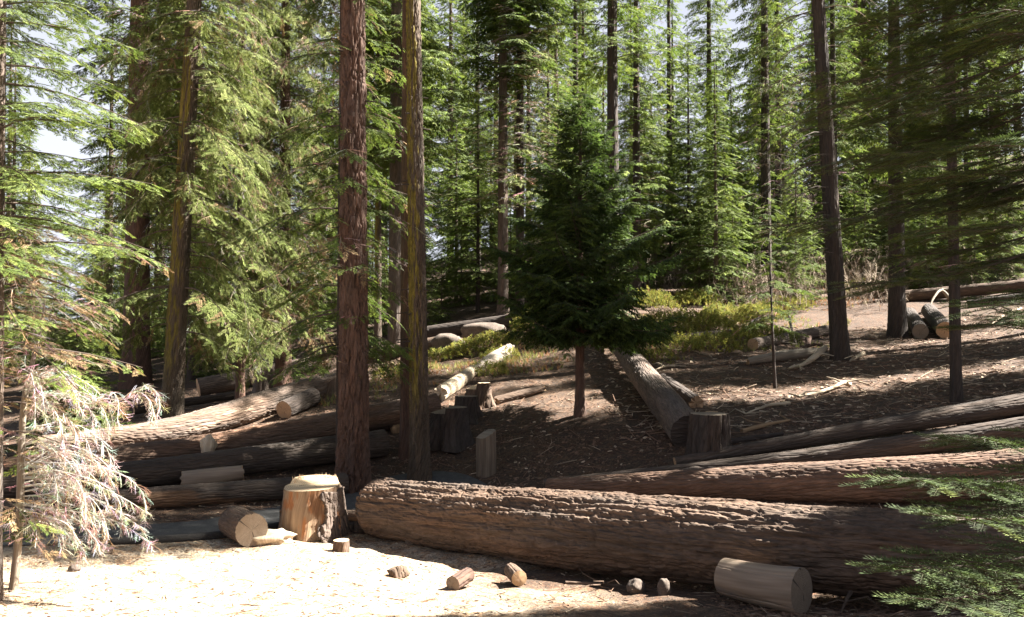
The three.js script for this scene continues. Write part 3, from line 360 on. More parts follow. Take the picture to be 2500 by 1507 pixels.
// one flat bough from P0, heading az, length Lb. o: rise, droop, up, twig (side twig share), gap (twig spacing), sl (sprig length), sp (sprig spacing), pal, dry, sag, bare, hang
function bough(F, Dd, Wd, P0, az, Lb, o, R) {
  const ca = Math.cos(az), sa = Math.sin(az), n = 5, pts = [], rise = o.rise + (R() - 0.5) * 0.25, droop = o.droop * (0.7 + 0.6 * R()), curl = (R() - 0.5) * 0.35;
  const at = (t) => { const h = Lb * t, a = curl * t * t * Lb * 0.5; return V(P0.x + ca * h - sa * a, P0.y + Lb * (rise * t - droop * t * t + o.up * t * t * t), P0.z + sa * h + ca * a); };
  const r0 = o.rw ?? Lb * 0.008 + 0.004; for (let k = 0; k <= n; k++) { const p = at(k / n); pts.push([p.x, p.y, p.z, r0 * (1 - 0.85 * k / n)]); } Wd.tube(pts, 4, o.woodC ?? WOODC);
  const T = V(0, 0, 0), D = V(0, 0, 0), S = V(0, 0, 0), E = V(0, 0, 0), nr = V(0, 0, 0), P = V(0, 0, 0), N = V(0, 0, 0), start = o.start ?? 0.15; let flip = R() < 0.5 ? 1 : -1;
  for (let s = Lb * start; s < Lb; s += o.gap * (0.7 + 0.6 * R())) {
    const t = s / Lb, p = at(t); T.copy(at(Math.min(1, t + 0.03))).sub(at(Math.max(0, t - 0.03))).normalize(); S.crossVectors(T, UPV).normalize(); nr.crossVectors(S, T).normalize();
    flip = -flip; const lt = Lb * o.twig * Math.pow(1 - t, 0.7) * sstep(start - 0.14, start + 0.2, t) * (0.6 + 0.7 * R()) + o.sl * 0.6, a0 = 0.7 + 0.45 * R(), bare = R() < (o.bare ?? 0), hang = o.hang && R() < o.hang;
    D.copy(T).multiplyScalar(Math.cos(a0)).addScaledVector(S, Math.sin(a0) * flip); if (hang) { D.multiplyScalar(0.35); D.y -= 0.8 + 0.3 * R(); } else D.y -= (o.sag ?? 0.15) * R() * 1.6; D.normalize();
    let fl = 1; const dry = R() < (o.dry ?? 0) ? 1 : 0;
    for (let m = 0; m < lt - o.sl * 0.3; m += o.sp * (0.7 + 0.6 * R())) {
      fl = -fl; P.copy(p).addScaledVector(D, m); P.y -= lt * 0.12 * (m / lt) ** 2; const a1 = (0.35 + 0.45 * R()) * fl; E.crossVectors(nr, D).normalize(); E.multiplyScalar(Math.sin(a1)).addScaledVector(D, Math.cos(a1)); E.y -= 0.15 * R(); E.normalize();
      N.copy(nr).addScaledVector(S, (R() - 0.5) * 0.9).addScaledVector(T, (R() - 0.5) * 0.6); if (hang) N.set(R() - 0.5, 0.25, R() - 0.5);
      const len = o.sl * (0.65 + 0.7 * R()); if (bare) { if (R() < 0.5) Dd.add(P, E, N, len * 1.1, (o.deadC ?? DEADC).map((q) => q * (0.7 + 0.6 * R()))); } else F.add(P, E, N, len, leafColour(o.pal, R, dry));
    }
  }
}
// trunk: o = h, r, lean[x,z], mat, relief; visible bark detail up to hd metres
function trunkGeo(o) {
  const h = o.h, lean = o.lean ?? [0, 0], bend = o.bend ?? 0, c = (y) => [lean[0] * y + bend * Math.sin(y * 0.25 + (o.seed ?? 0)) , y, lean[1] * y, o.r * (o.shape ? o.shape(y / h) : Math.pow(Math.max(0.02, 1 - y / h), 0.75)) + o.r * (o.flare ?? 0.25) * Math.exp(-Math.max(0, y) / (o.r * 1.6))];
  const hd = Math.min(h, o.hd ?? 14), step = o.step ?? 0.1, pts = []; for (let y = -0.35; y < hd; y += 1) pts.push(c(y)); for (let y = hd; y <= h; y += Math.max(1, (h - hd) / 8)) pts.push(c(y));
  const low = pts.filter((p) => p[1] <= hd + 0.01), up = pts.filter((p) => p[1] >= hd - 0.01); if (up[0] && low[low.length - 1][1] < hd - 0.01) low.push(up[0]);
  const len = hd + 0.35, { g } = timber(low, { n: Math.round(len / step), sides: o.sides ?? 40, w: o.w ?? 0.1, stretch: o.stretch ?? 3.5, amp: o.amp ?? 0.03, seed: o.seed ?? 1, lump: 0.03, tint: o.tint ?? brown(o.seed ?? 1, 0.4, 0.2), profile: (th, s, r) => o.r * 0.12 * Math.exp(-s / (o.r * 2)) * Math.sin(th * 5 + (o.seed ?? 0)) });
  const list = [g]; if (up.length > 1) { const mb = new MB(); mb.tube(up, 12, [1, 1, 1], true); list.push(mb.build()); }
  return { g: list.length > 1 ? merge(list) : g, c };
}
function merge(list) { // positions, colours, uvs, normals of indexed geometries into one
  const mb = new MB(), N = []; for (const g of list) { const off = mb.count, p = g.attributes.position.array, c = g.attributes.color.array, u = g.attributes.uv.array, n = g.attributes.normal.array; for (let i = 0; i < p.length; i++) { mb.p.push(p[i]); mb.c.push(c[i]); N.push(n[i]); } for (let i = 0; i < u.length; i++) mb.u.push(u[i]); for (let i = 0; i < g.index.count; i++) mb.i.push(g.index.array[i] + off); }
  const g = mb.build(); g.setAttribute('normal', new THREE.Float32BufferAttribute(N, 3)); return g;
}
// whole conifer. o.trunk as above; o.crown: lo, hi (heights), rad(t), gap (between whorls), per, plus bough settings; o.dead: bare limbs below
function conifer(name, label, x, z, o) {
  const y = o.y ?? groundY(x, z), t = thing(name, label, 'tree', [x, y, z], o.group), R = rng(o.seed), tr = { h: o.h, r: o.r, seed: o.seed, ...o.trunk }, { g, c } = trunkGeo(tr);
  part('trunk', g, o.mat ?? M.dark, t);
  const F = new Map(), Dd = new Sprigs(), Wd = new MB(), cr = o.crown, P0 = V(0, 0, 0);
  const grow = (lo, hi, gap, per, rad, b) => { const kind = b.kind ?? 'fir'; if (!F.has(kind)) F.set(kind, new Sprigs()); for (let yy = lo; yy < hi; yy += gap * (0.6 + 0.8 * R())) { const k = Math.max(1, Math.round(per * (0.6 + 0.8 * R()))), a0 = R() * 6.283; for (let j = 0; j < k; j++) { const az = b.face === undefined ? a0 + (j / k) * 6.283 + (R() - 0.5) * 0.8 : b.face + (R() - 0.5) * b.spread, q = c(yy + (R() - 0.5) * gap), tt = (yy - lo) / (hi - lo), Lb = rad(tt) * (b.rag ? 0.35 + 0.95 * R() : 0.55 + 0.65 * R()); if (Lb < 0.15 || (b.clear && Math.abs(Math.sin((az - Math.PI / 2) / 2)) < b.clear)) continue; P0.set(q[0] + Math.cos(az) * q[3] * 0.8, q[1], q[2] + Math.sin(az) * q[3] * 0.8); bough(F.get(kind), Dd, Wd, P0, az, Lb, { ...b, rise: b.rise + (b.riseTop ?? 0) * tt }, R); } } };
  for (const b of [cr].flat()) grow(b.lo, b.hi, b.gap0, b.per, b.rad, b);
  for (const [kind, list] of F) list[o.bake ? 'bake' : 'build']('foliage', (SPRIGV[kind] ?? [SPRIG[kind]])[o.seed % (SPRIGV[kind]?.length ?? 1)], M.leaf, t);
  Dd[o.bake ? 'bake' : 'build']('dead_twigs', SPRIG.dead, M.twig, t);
  if (Wd.count) part('limbs', Wd.build(), M.twig, t).userData.kind = 'stuff';
  t.userData.base = t.name; return t;
}
const cone = (r, p = 0.8, base = 0.75) => (t) => r * Math.pow(1 - t, p) * (base + (1 - base) * sstep(0, 0.12, t)) + 0.12;
const DET = { kind: 'fir', gap: 0.13, sp: 0.12, sl: 0.3, twig: 0.42, rise: 0.15, droop: 0.28, up: 0.12, pal: PAL.fir, sag: 0.2 };
const FAR = { kind: 'firFar', gap: 0.24, sp: 0.23, sl: 0.52, twig: 0.42, rise: 0.15, droop: 0.3, up: 0.1, pal: PAL.fir, sag: 0.25 };

// --- the two big trunks in the middle and the fir behind them
conifer('pine_tree', 'tall tree with thick reddish furrowed trunk left of the mossy trunk', -4.04, -22.75, { seed: 41, h: 38, r: 0.4, mat: M.pine, trunk: { hd: 14.5, step: 0.036, sides: 190, w: 0.13, stretch: 3.6, amp: 0.12, flare: 0.28, lean: [-0.006, 0], shape: (t) => 0.95 - 0.7 * t }, crown: { ...FAR, lo: 17, hi: 38, gap0: 0.8, per: 4, rad: cone(3.2, 0.7) } });
const mossTint = (th, s) => { const k = brown(42)(th, s), m = sstep(0.64, 0.78, fbm(Math.cos(th) * 5 + 2, Math.sin(th) * 5, s * 2.2, 4) + 0.3 * Math.cos(th - 3.8)) * sstep(1.5, 3.5, s); return [lerp(k[0], 2.0, m), lerp(k[1], 2.2, m), lerp(k[2], 0.5, m)]; };
conifer('pine_tree', 'slender trunk streaked with yellow-green moss right of the thick reddish trunk', -2.42, -23.5, { seed: 42, h: 34, r: 0.27, mat: M.mossy, trunk: { hd: 14.5, step: 0.045, sides: 120, w: 0.09, stretch: 3.4, amp: 0.075, flare: 0.35, lean: [-0.018, 0], shape: (t) => 0.95 - 0.7 * t, tint: mossTint }, crown: { ...FAR, lo: 16, hi: 34, gap0: 0.8, per: 4, rad: cone(2.6, 0.7) } });
conifer('pine_tree', 'plain dark red trunk standing close behind the mossy trunk', -2.95, -25.2, { seed: 43, h: 32, r: 0.24, mat: M.pine, trunk: { hd: 15, step: 0.1, sides: 48, w: 0.07, stretch: 4, amp: 0.02, lean: [-0.002, 0], shape: (t) => 0.95 - 0.6 * t }, crown: { ...FAR, lo: 17, hi: 32, gap0: 0.8, per: 4, rad: cone(2.6, 0.7) } });
conifer('fir_tree', 'fir with drooping dark boughs partly wrapping the thick reddish trunk', -4.56, -23.7, { seed: 44, h: 26, r: 0.14, mat: M.dark, trunk: { hd: 12, sides: 28, amp: 0.012, w: 0.06 }, crown: { ...DET, lo: 3.4, hi: 25, gap0: 0.5, per: 4.5, rad: (t) => 2.3 * (1 - t * 0.6), rise: 0.0, droop: 0.35, up: 0.05, pal: PAL.fir, bare: 0.25, sag: 0.35, dry: 0.06 } });
{ // dead branch stubs on the two big trunks and on the front log
  const R = rng(610), stubs = (t, list, mat) => { for (const [x, y, z, dx, dy, dz, l, r] of list) { const mb = new MB(); mb.tube([[x, y, z, r], [x + dx * l * 0.6, y + dy * l * 0.6 - 0.01, z + dz * l * 0.6, r * 0.8], [x + dx * l, y + dy * l, z + dz * l, r * 0.55]], 8, [1, 1, 1], true); part('branch_stub', mb.build(), mat, t.children[0]); } };
  const by = (n) => scene.getObjectByName(n), round = (n, r, y0, y1, lean) => { const a = []; for (let k = 0; k < n; k++) { const th = R() * 6.28, y = lerp(y0, y1, R()); a.push([Math.cos(th) * r * 0.9 + lean * y, y, Math.sin(th) * r * 0.9, Math.cos(th), -0.1, Math.sin(th), 0.15 + 0.3 * R(), 0.022]); } return a; };
  stubs(by('pine_tree'), round(12, 0.36, 3, 12, -0.006), M.dark); stubs(by('pine_tree_001'), round(16, 0.24, 2.5, 12, -0.018), M.dark);
  stubs(by('fallen_log'), [[3.1, 0.85, 1.95, 0.1, 0.95, 0.3, 0.2, 0.05], [5.6, 0.95, 3.55, -0.1, 0.6, 0.8, 0.16, 0.06], [7.7, 1.05, 4.6, 0.2, 0.9, 0.4, 0.22, 0.045]], M.log);
}
console.log('middle trees');
// --- dark cedar in the clearing
conifer('cedar_tree', 'dense dark green young cedar standing in the middle of the clearing', 2.02, -26.5, { seed: 45, h: 10, r: 0.15, mat: M.pine, trunk: { hd: 9.5, step: 0.05, sides: 44, w: 0.05, stretch: 4, amp: 0.016, flare: 0.5, lean: [0.004, 0] }, crown: [{ ...DET, rag: 1, lo: 2.15, hi: 9.7, gap0: 0.15, per: 4.2, rad: (t) => 2.75 * Math.pow(1 - t, 0.92) * (0.82 + 0.18 * sstep(0, 0.15, t)) + 0.12, rise: 0.25, riseTop: 0.55, droop: 0.3, up: 0.22, kind: 'cedar', gap: 0.085, sp: 0.085, sl: 0.27, twig: 0.38, pal: PAL.cedar, sag: 0.45 }] });
// --- trees on the right slope
conifer('pine_tree', 'dark straight trunk leaning left with bare drooping limbs, on the right slope', 12.69, -34.3, { seed: 46, h: 30, r: 0.36, mat: M.dark, trunk: { hd: 18, step: 0.09, sides: 60, w: 0.09, stretch: 4, amp: 0.045, flare: 0.2, lean: [-0.052, 0], shape: (t) => 0.95 - 0.6 * t }, crown: [{ ...FAR, lo: 16, hi: 30, gap0: 0.7, per: 4, rad: cone(3, 0.7) }, { ...DET, lo: 4.5, hi: 17, gap0: 0.42, per: 1.6, rad: () => 3.0, face: Math.PI, spread: 1.5, rise: 0.05, droop: 0.75, up: 0, gap: 0.3, bare: 0.8, twig: 0.3, woodC: [0.10, 0.082, 0.066], deadC: [0.2, 0.17, 0.13], pal: PAL.lacy }, { ...DET, lo: 10, hi: 17, gap0: 0.6, per: 1, rad: () => 2, face: 0, spread: 1.4, rise: 0.3, droop: 0.8, up: 0, gap: 0.35, bare: 1, twig: 0.25, woodC: DEADC }] });
conifer('fir_tree', 'thin dark trunk rising from behind the uppermost parallel log at right', 12.6, -25.2, { seed: 47, h: 29, r: 0.16, mat: M.dark, trunk: { hd: 10, step: 0.08, sides: 36, w: 0.05, stretch: 3, amp: 0.015, flare: 0.3, lean: [-0.005, 0] }, crown: [{ ...DET, lo: 4.0, hi: 28.5, gap0: 0.55, per: 4, rad: cone(2.5, 0.5), bare: 0.3, droop: 0.4 }] });
conifer('fir_sapling', 'tall thin sapling with sparse pale boughs on the sunlit right slope', 8.89, -29.9, { seed: 48, h: 6.7, r: 0.055, mat: M.dark, trunk: { hd: 6.4, step: 0.1, sides: 16, amp: 0.004, w: 0.03, bend: 0.05, lean: [-0.03, 0] }, crown: [{ ...DET, lo: 2.3, hi: 6.5, gap0: 0.3, per: 3, rad: (t) => 1.25 * (1 - t) + 0.2, rise: 0.1, droop: 0.3, gap: 0.12, el: 0.09, ew: 0.026, step: 0.08, twig: 0.4, bare: 0.5, pal: PAL.fir }] });
conifer('fir_tree', 'dark shaded trunk beside the pair of stacked logs', 17.6, -40.5, { seed: 49, h: 26, r: 0.4, mat: M.dark, trunk: { hd: 14, step: 0.14, sides: 40, amp: 0.04, shape: (t) => 0.95 - 0.6 * t }, crown: [{ ...FAR, lo: 7, hi: 26, gap0: 0.7, per: 4, rad: cone(2.4, 0.7), bare: 0.3 }] });
// --- left group
const lacy = { ...DET, kind: 'lacy', sl: 0.36, gap: 0.11, sp: 0.12, pal: PAL.lacy, rise: 0.05, droop: 0.55, up: 0, hang: 0.35, twig: 0.3, bare: 0.2, tsag: 0.05, dry: 0.05 };
conifer('fir_tree', 'big moss-footed tree with lacy hanging foliage at left, beside the patchy grey log', -11.24, -29.3, { seed: 50, h: 30, r: 0.36, mat: M.mossy, trunk: { hd: 13, step: 0.07, sides: 64, w: 0.08, stretch: 4, amp: 0.045, flare: 0.35, lean: [0.045, 0], shape: (t) => 0.95 - 0.6 * t, tint: mossTint }, crown: [{ ...lacy, lo: 3.4, hi: 8, gap0: 0.3, per: 4, rad: () => 2.5, clear: 0.42 }, { ...lacy, lo: 8, hi: 15, gap0: 0.32, per: 4, rad: () => 2.5, clear: 0.2 }, { ...FAR, lo: 15, hi: 30, gap0: 0.7, per: 4, rad: cone(2.8, 0.7) }] });
conifer('fir_tree', 'lacy pale green tree on a thin brown trunk, right of the moss-footed tree', -10.9, -35.6, { seed: 51, h: 22, r: 0.19, mat: M.pine, trunk: { hd: 8, step: 0.1, sides: 30, amp: 0.02 }, crown: [{ ...lacy, lo: 2.6, hi: 21, gap0: 0.28, per: 4, rad: (t) => 2.6 * (1 - t * 0.65) }] });
conifer('fir_tree', 'tree with reddish trunk and brown dying twigs behind the patchy grey log', -9.6, -37.3, { seed: 52, h: 27, r: 0.33, mat: M.pine, trunk: { hd: 9, step: 0.1, sides: 44, amp: 0.035, flare: 0.4 }, crown: [{ ...lacy, lo: 2.5, hi: 7, gap0: 0.4, per: 3, rad: () => 2.0, dry: 0.8, bare: 0.5 }, { ...lacy, lo: 6, hi: 18, gap0: 0.34, per: 4, rad: () => 2.6, bare: 0.3, el: 0.15, ew: 0.04 }, { ...FAR, lo: 18, hi: 27, gap0: 0.7, per: 4, rad: cone(2.6, 0.7) }] });
conifer('fir_sapling', 'bright green young fir beside the dead twigs at left', -13.7, -27.9, { seed: 53, h: 4.3, r: 0.07, mat: M.dark, trunk: { hd: 4.2, sides: 14, amp: 0.005, step: 0.2 }, crown: [{ ...DET, lo: 0.15, hi: 4.2, gap0: 0.15, per: 5, rad: (t) => 1.7 * (1 - t) + 0.15, rise: 0.1, droop: 0.15, up: 0.1, pal: PAL.young, el: 0.11, ew: 0.04 }] });
console.log('left trees');

// --- fir at the left edge: its sunlit stem just enters the picture, live boughs above, dying ones below
SPRIG.branchlet = sprigGeo(7, 12, 0.3, 0.06, { fall: 0.15, droop: 0.08 });
const nearFir = { ...DET, kind: 'branchlet', gap: 0.11, sp: 0.1, sl: 0.22, twig: 0.4, droop: 0.35, rise: 0.12 };
conifer('fir_tree', 'large fir at the left edge with sunlit pale stem and layered green boughs', -7.6, -13.0, { seed: 60, h: 15, r: 0.17, mat: M.grey, trunk: { hd: 7, step: 0.06, sides: 40, w: 0.04, stretch: 3, amp: 0.01, flare: 0.2, shape: (t) => 0.95 - 0.6 * t }, crown: [
  { ...nearFir, lo: 5.2, hi: 14.5, gap0: 0.26, per: 5, rad: (t) => 2.05 - 1.1 * t, pal: [...PAL.young, ...PAL.fir] },
  { ...nearFir, lo: 3.6, hi: 5.6, gap0: 0.3, per: 4, rad: () => 1.9, pal: PAL.young, dry: 0.45, bare: 0.62, deadC: [0.3, 0.235, 0.18], droop: 0.5 },
  { ...nearFir, lo: 1.6, hi: 3.6, gap0: 0.35, per: 3, rad: () => 1.3, pal: PAL.young, dry: 0.5, bare: 0.7, deadC: [0.3, 0.23, 0.17], droop: 0.6 }] });
{ // dead sapling with bleached hanging twigs
  const stem = [[-7.6, -0.1, -13.6, 0.075], [-7.55, 0.52, -13.6, 0.06], [-7.51, 1.09, -13.6, 0.058], [-7.5, 1.78, -13.6, 0.055], [-7.49, 2.41, -13.6, 0.05], [-7.46, 2.98, -13.6, 0.045], [-7.36, 3.49, -13.6, 0.034], [-7.24, 4.0, -13.6, 0.022], [-7.16, 4.51, -13.6, 0.008]];
  const ARCS = [[[-7.48,2.79,-13.60],[-7.08,3.02,-13.50],[-6.68,3.06,-13.40],[-6.32,2.85,-13.30],[-6.08,2.52,-13.20]],[[-7.46,2.98,-13.60],[-6.76,3.12,-13.48],[-5.95,2.99,-13.36],[-5.49,3.20,-13.24],[-5.24,3.11,-13.12],[-5.14,2.88,-13.00]],[[-7.48,2.48,-13.60],[-7.08,2.52,-13.75],[-6.77,2.54,-13.90],[-6.44,2.23,-14.05],[-6.34,1.81,-14.20]],[[-7.48,2.03,-13.60],[-6.94,2.02,-13.50],[-6.45,2.00,-13.40],[-5.84,1.89,-13.30],[-5.49,1.66,-13.20],[-5.37,1.35,-13.10]],[[-7.47,1.78,-13.60],[-7.03,1.85,-13.55],[-6.56,1.95,-13.50],[-6.25,1.74,-13.45],[-6.06,1.41,-13.40]],[[-7.48,1.91,-13.60],[-6.99,2.16,-13.83],[-6.58,1.97,-14.07],[-6.41,1.60,-14.30]],[[-7.47,1.50,-13.60],[-7.05,1.55,-13.48],[-6.61,1.63,-13.36],[-6.12,1.50,-13.24],[-5.63,1.25,-13.12],[-5.40,1.16,-13.00]],[[-7.48,1.37,-13.60],[-6.90,1.34,-13.44],[-6.38,1.31,-13.28],[-5.82,1.22,-13.12],[-5.38,1.04,-12.96],[-5.15,0.95,-12.80]],[[-7.48,1.21,-13.60],[-7.16,1.16,-13.70],[-6.89,1.04,-13.80],[-6.71,0.70,-13.90]],[[-7.48,1.24,-13.60],[-7.02,1.20,-13.37],[-6.68,1.01,-13.13],[-6.51,0.85,-12.90]],[[-7.45,3.05,-13.60],[-7.10,3.38,-13.35],[-6.75,3.45,-13.10],[-6.38,3.22,-12.85],[-6.08,2.82,-12.60]],[[-7.39,3.24,-13.60],[-7.13,3.32,-13.82],[-6.78,3.11,-14.05],[-6.55,2.73,-14.28],[-6.57,2.24,-14.50]],[[-7.47,2.29,-13.60],[-7.15,2.36,-13.53],[-6.79,2.27,-13.45],[-6.53,1.94,-13.38],[-6.40,1.58,-13.30]],[[-7.47,1.65,-13.60],[-7.20,1.68,-13.64],[-6.84,1.64,-13.68],[-6.47,1.44,-13.72],[-6.29,1.12,-13.76],[-6.23,0.79,-13.80]],];
  const at = [-7.6, groundY(-7.6, -13.6), -13.6], t = thing('dead_sapling', 'dead young fir with a mass of bleached drooping twigs at the left edge', 'tree', at), R = rng(77);
  part('trunk', timber(rel(stem, at), { n: 70, sides: 18, w: 0.03, stretch: 3, amp: 0.006, seed: 61, tint: brown(61, 0.5) }).g, M.silver, t);
  const D = new Sprigs(), G = new Sprigs(), E = V(0, 0, 0), N = V(0, 0, 0), P = V(0, 0, 0);
  const extra = []; for (const a of ARCS) for (let k = 0; k < 2; k++) { const dy = (R() - 0.5) * 0.35, dz = (R() - 0.5) * 1.1, sx = 0.55 + 0.4 * R(); extra.push(a.map((p, i) => { const f = i / (a.length - 1); return [a[0][0] + (p[0] - a[0][0]) * sx, p[1] + dy * (0.4 + f) - 0.1 * f * R(), p[2] + dz * f]; })); }
  for (const a of [...ARCS, ...extra]) {
    const c = new THREE.CatmullRomCurve3(a.map((p) => V(p[0] - at[0], p[1] - at[1], p[2] - at[2]))), mb = new MB(), n = 18, len = c.getLength(), q = []; for (let k = 0; k <= n; k++) { const p = c.getPoint(k / n); q.push([p.x, p.y, p.z, lerp(0.012, 0.0035, k / n)]); }
    const tone = 0.85 + 0.4 * R(), W = [0.44 * tone, 0.41 * tone, 0.36 * tone]; mb.tube(q, 6, W); part('branch', mb.build(), M.twig, t);
    for (let s = 0.15; s < len; s += 0.037) { const u = s / len, p = c.getPoint(u), tn = c.getTangent(u), a0 = (R() - 0.5) * 2.4; E.copy(tn).multiplyScalar(0.5 + 0.4 * R()).add(V((R() - 0.5) * 0.9, -0.75 * R() + 0.1, Math.sin(a0) * 0.9)).normalize(); N.set(R() - 0.5, 0.4, R() - 0.5); const red = R() < 0.3; D.add(p, E, N, 0.14 + 0.22 * R() * (1 - 0.4 * u), (red ? [0.24, 0.16, 0.1] : [0.43, 0.4, 0.35]).map((v) => v * (0.7 + 0.6 * R()))); }
  }
  for (let k = 0; k < 90; k++) { const y = 0.75 + 0.5 * R(), a0 = R() * 6.28; P.set(-7.5 - at[0] + 0.25 * R() * Math.cos(a0), y, 0.25 * R() * Math.sin(a0)); E.set(Math.cos(a0), -0.1, Math.sin(a0)).normalize(); G.add(P, E, N.set(0, 1, 0), 0.2, leafColour(PAL.young, R)); }
  D.build('dead_twigs', SPRIG.deadFine, M.twig, t); G.build('foliage', SPRIG.branchlet, M.leaf, t);
}
{ // fir at the right edge, near the camera: needles modelled
  SPRIG.needles = (() => { const R = rng(8), mb = new MB(); mb.tube([[0, 0, 0, 0.012], [0.98, -0.05, 0, 0.008]], 4, [0.7, 0.5, 0.35]); for (let k = 0; k < 13; k++) for (const sd of [-1, 1]) { const x = (k + R()) / 13, up = 0.15 + 0.75 * R(), a = 1.05 + 0.3 * (R() - 0.5) - 0.25 * x, l = 0.3 * (0.75 + 0.5 * R()), D = V(Math.cos(a), up * 0.4, Math.sin(a) * sd).normalize(), S = V(0, 0, 0).crossVectors(V(0, 1, 0.3 * (R() - 0.5)), D).normalize(), c = 0.75 + 0.5 * R(); mb.leaf(x, -0.05 * x, 0, D.x, D.y, D.z, S.x, S.y, S.z, l, 0.044, [c, c, c * 0.95]); } for (let k = 0; k < 5; k++) { const D = V(1, 0.3 * R(), R() - 0.5).normalize(); mb.leaf(0.97, -0.05, 0, D.x, D.y, D.z, 0, 0, 1, 0.26, 0.044, [1, 1, 1]); } return mb.build(); })();
  const x0 = 5.1, z0 = -7.2, y0 = groundY(x0, z0), t = thing('fir_tree', 'near fir reaching in from the right edge with dark needled boughs', 'tree', [x0, y0, z0]), R = rng(88);
  part('trunk', trunkGeo({ h: 13, r: 0.2, hd: 8, step: 0.1, sides: 36, amp: 0.012, w: 0.05, seed: 62 }).g, M.grey, t);
  const TIPS = [[2.90, 6.62, -7.50], [2.47, 5.83, -7.20], [2.51, 5.31, -6.60], [2.11, 4.84, -7.00], [2.56, 4.34, -6.60], [3.11, 4.15, -5.80], [3.42, 4.04, -6.40], [2.85, 3.35, -5.50], [2.26, 3.15, -5.20], [2.24, 2.67, -5.00], [2.23, 2.58, -4.70], [3.48, 6.44, -8.20], [3.55, 5.32, -7.80], [2.98, 4.71, -6.30], [3.28, 4.64, -7.60], [3.24, 5.72, -6.50], [3.13, 5.27, -6.00], [4.10, 6.76, -8.60], [3.63, 6.45, -7.00], [2.44, 2.97, -4.90], [3.36, 5.98, -8.40], [3.71, 4.54, -7.20], [3.32, 6.21, -6.00], [2.75, 6.2, -7.9], [2.9, 5.0, -7.4], [3.0, 7.0, -7.0], [3.3, 7.3, -7.9]]; for (let k = 0; k < 18; k++) { const u = R(), v = R(); TIPS.push([2.95 + 1.1 * u, 4.5 + 2.9 * v, -6.2 - 2.4 * R()]); }
  const N = new Sprigs(), E = V(0, 0, 0), nn = V(0, 0, 0), P = V(0, 0, 0);
  for (const tip of TIPS) {
    const e = V(tip[0] - x0, tip[1] - y0, tip[2] - z0), len = Math.hypot(e.x, e.z), low = tip[1] < 3.5, b = V(-0.1, e.y + len * (low ? 0.0 : 0.2 + 0.1 * R()), 0), m = b.clone().lerp(e, 0.55).add(V(0, -0.045 * len, 0)), c = new THREE.CatmullRomCurve3([b, m, e]), mb = new MB(), q = [];
    const L2 = c.getLength(); for (let k = 0; k <= 12; k++) { const p = c.getPoint(k / 12); q.push([p.x, p.y, p.z, lerp(0.013, 0.003, k / 12)]); } mb.tube(q, 6, [0.07, 0.052, 0.04]);
    const tone = 0.9 + 0.3 * R(), pal = [[0.07, 0.105, 0.03], [0.09, 0.135, 0.038], [0.055, 0.085, 0.026]];
    for (let s = L2 * 0.3, fl = 1; s < L2; s += 0.055 + 0.03 * R(), fl = -fl) {
      const u = s / L2, p = c.getPoint(u), tn = c.getTangent(u), sd = V(0, 0, 0).crossVectors(tn, UPV).normalize(), a = 0.85 + 0.4 * R(), d = tn.clone().multiplyScalar(Math.cos(a)).addScaledVector(sd, Math.sin(a) * fl); d.y += 0.35 * (R() - 0.62); d.normalize();
      const lt = (0.5 * Math.pow(1 - u, 0.5) * sstep(0.2, 0.5, u) + 0.12) * (0.6 + 0.6 * R()), ed = p.clone().addScaledVector(d, lt); mb.tube([[p.x, p.y, p.z, 0.005], [ed.x, ed.y, ed.z, 0.002]], 4, [0.08, 0.055, 0.04]);
      for (let w = 0, f2 = 1; w < lt; w += 0.06 + 0.03 * R(), f2 = -f2) { P.copy(p).addScaledVector(d, w); const a2 = (0.5 + 0.3 * R()) * f2; nn.crossVectors(sd, tn).normalize(); E.crossVectors(nn, d).normalize().multiplyScalar(Math.sin(a2)).addScaledVector(d, Math.cos(a2)); E.y -= 0.05; E.normalize(); nn.x += (R() - 0.5) * 0.6; nn.z += (R() - 0.5) * 0.6; N.add(P, E, nn, 0.14 + 0.06 * R(), leafColour(pal, R).map((v) => v * tone)); }
      N.add(P.copy(p).addScaledVector(d, lt * 0.92), d, nn.set(0, 1, 0), 0.17, leafColour(R() < 0.5 ? PAL.young : pal, R).map((v) => v * tone));
    }
    part('bough', mb.build(), M.twig, t);
  }
  N.build('needles', SPRIG.needles, M.needle, t);
}
console.log('near trees', copies);

// --- forest behind the clearing
const mixedPal = [...PAL.fir, ...PAL.young];
const SPOT = []; // x, z of trees already standing
function far(o) { const { x, z } = o; SPOT.push([x, z]); return conifer(o.name ?? 'fir_tree', o.label, x, z, o); }
far({ x: -5.29, z: -40.2, seed: 70, h: 32, r: 0.36, mat: M.grey, label: 'straight grey-brown trunk standing between the reddish and the mossy trunks, farther back', trunk: { hd: 20, step: 0.16, sides: 40, amp: 0.035, shape: (t) => 0.95 - 0.6 * t, flare: 0.3 }, crown: [{ ...FAR, lo: 9, hi: 32, gap0: 0.6, per: 4, rad: cone(3, 0.7), pal: mixedPal }] });
far({ x: -6.9, z: -45.6, seed: 71, h: 28, r: 0.2, mat: M.mossy, label: 'thin mossy trunk left of the straight grey-brown trunk', trunk: { hd: 12, step: 0.2, sides: 24, tint: mossTint }, crown: [{ ...FAR, lo: 7, hi: 28, gap0: 0.55, per: 4, rad: cone(2.6, 0.7), pal: mixedPal }] });
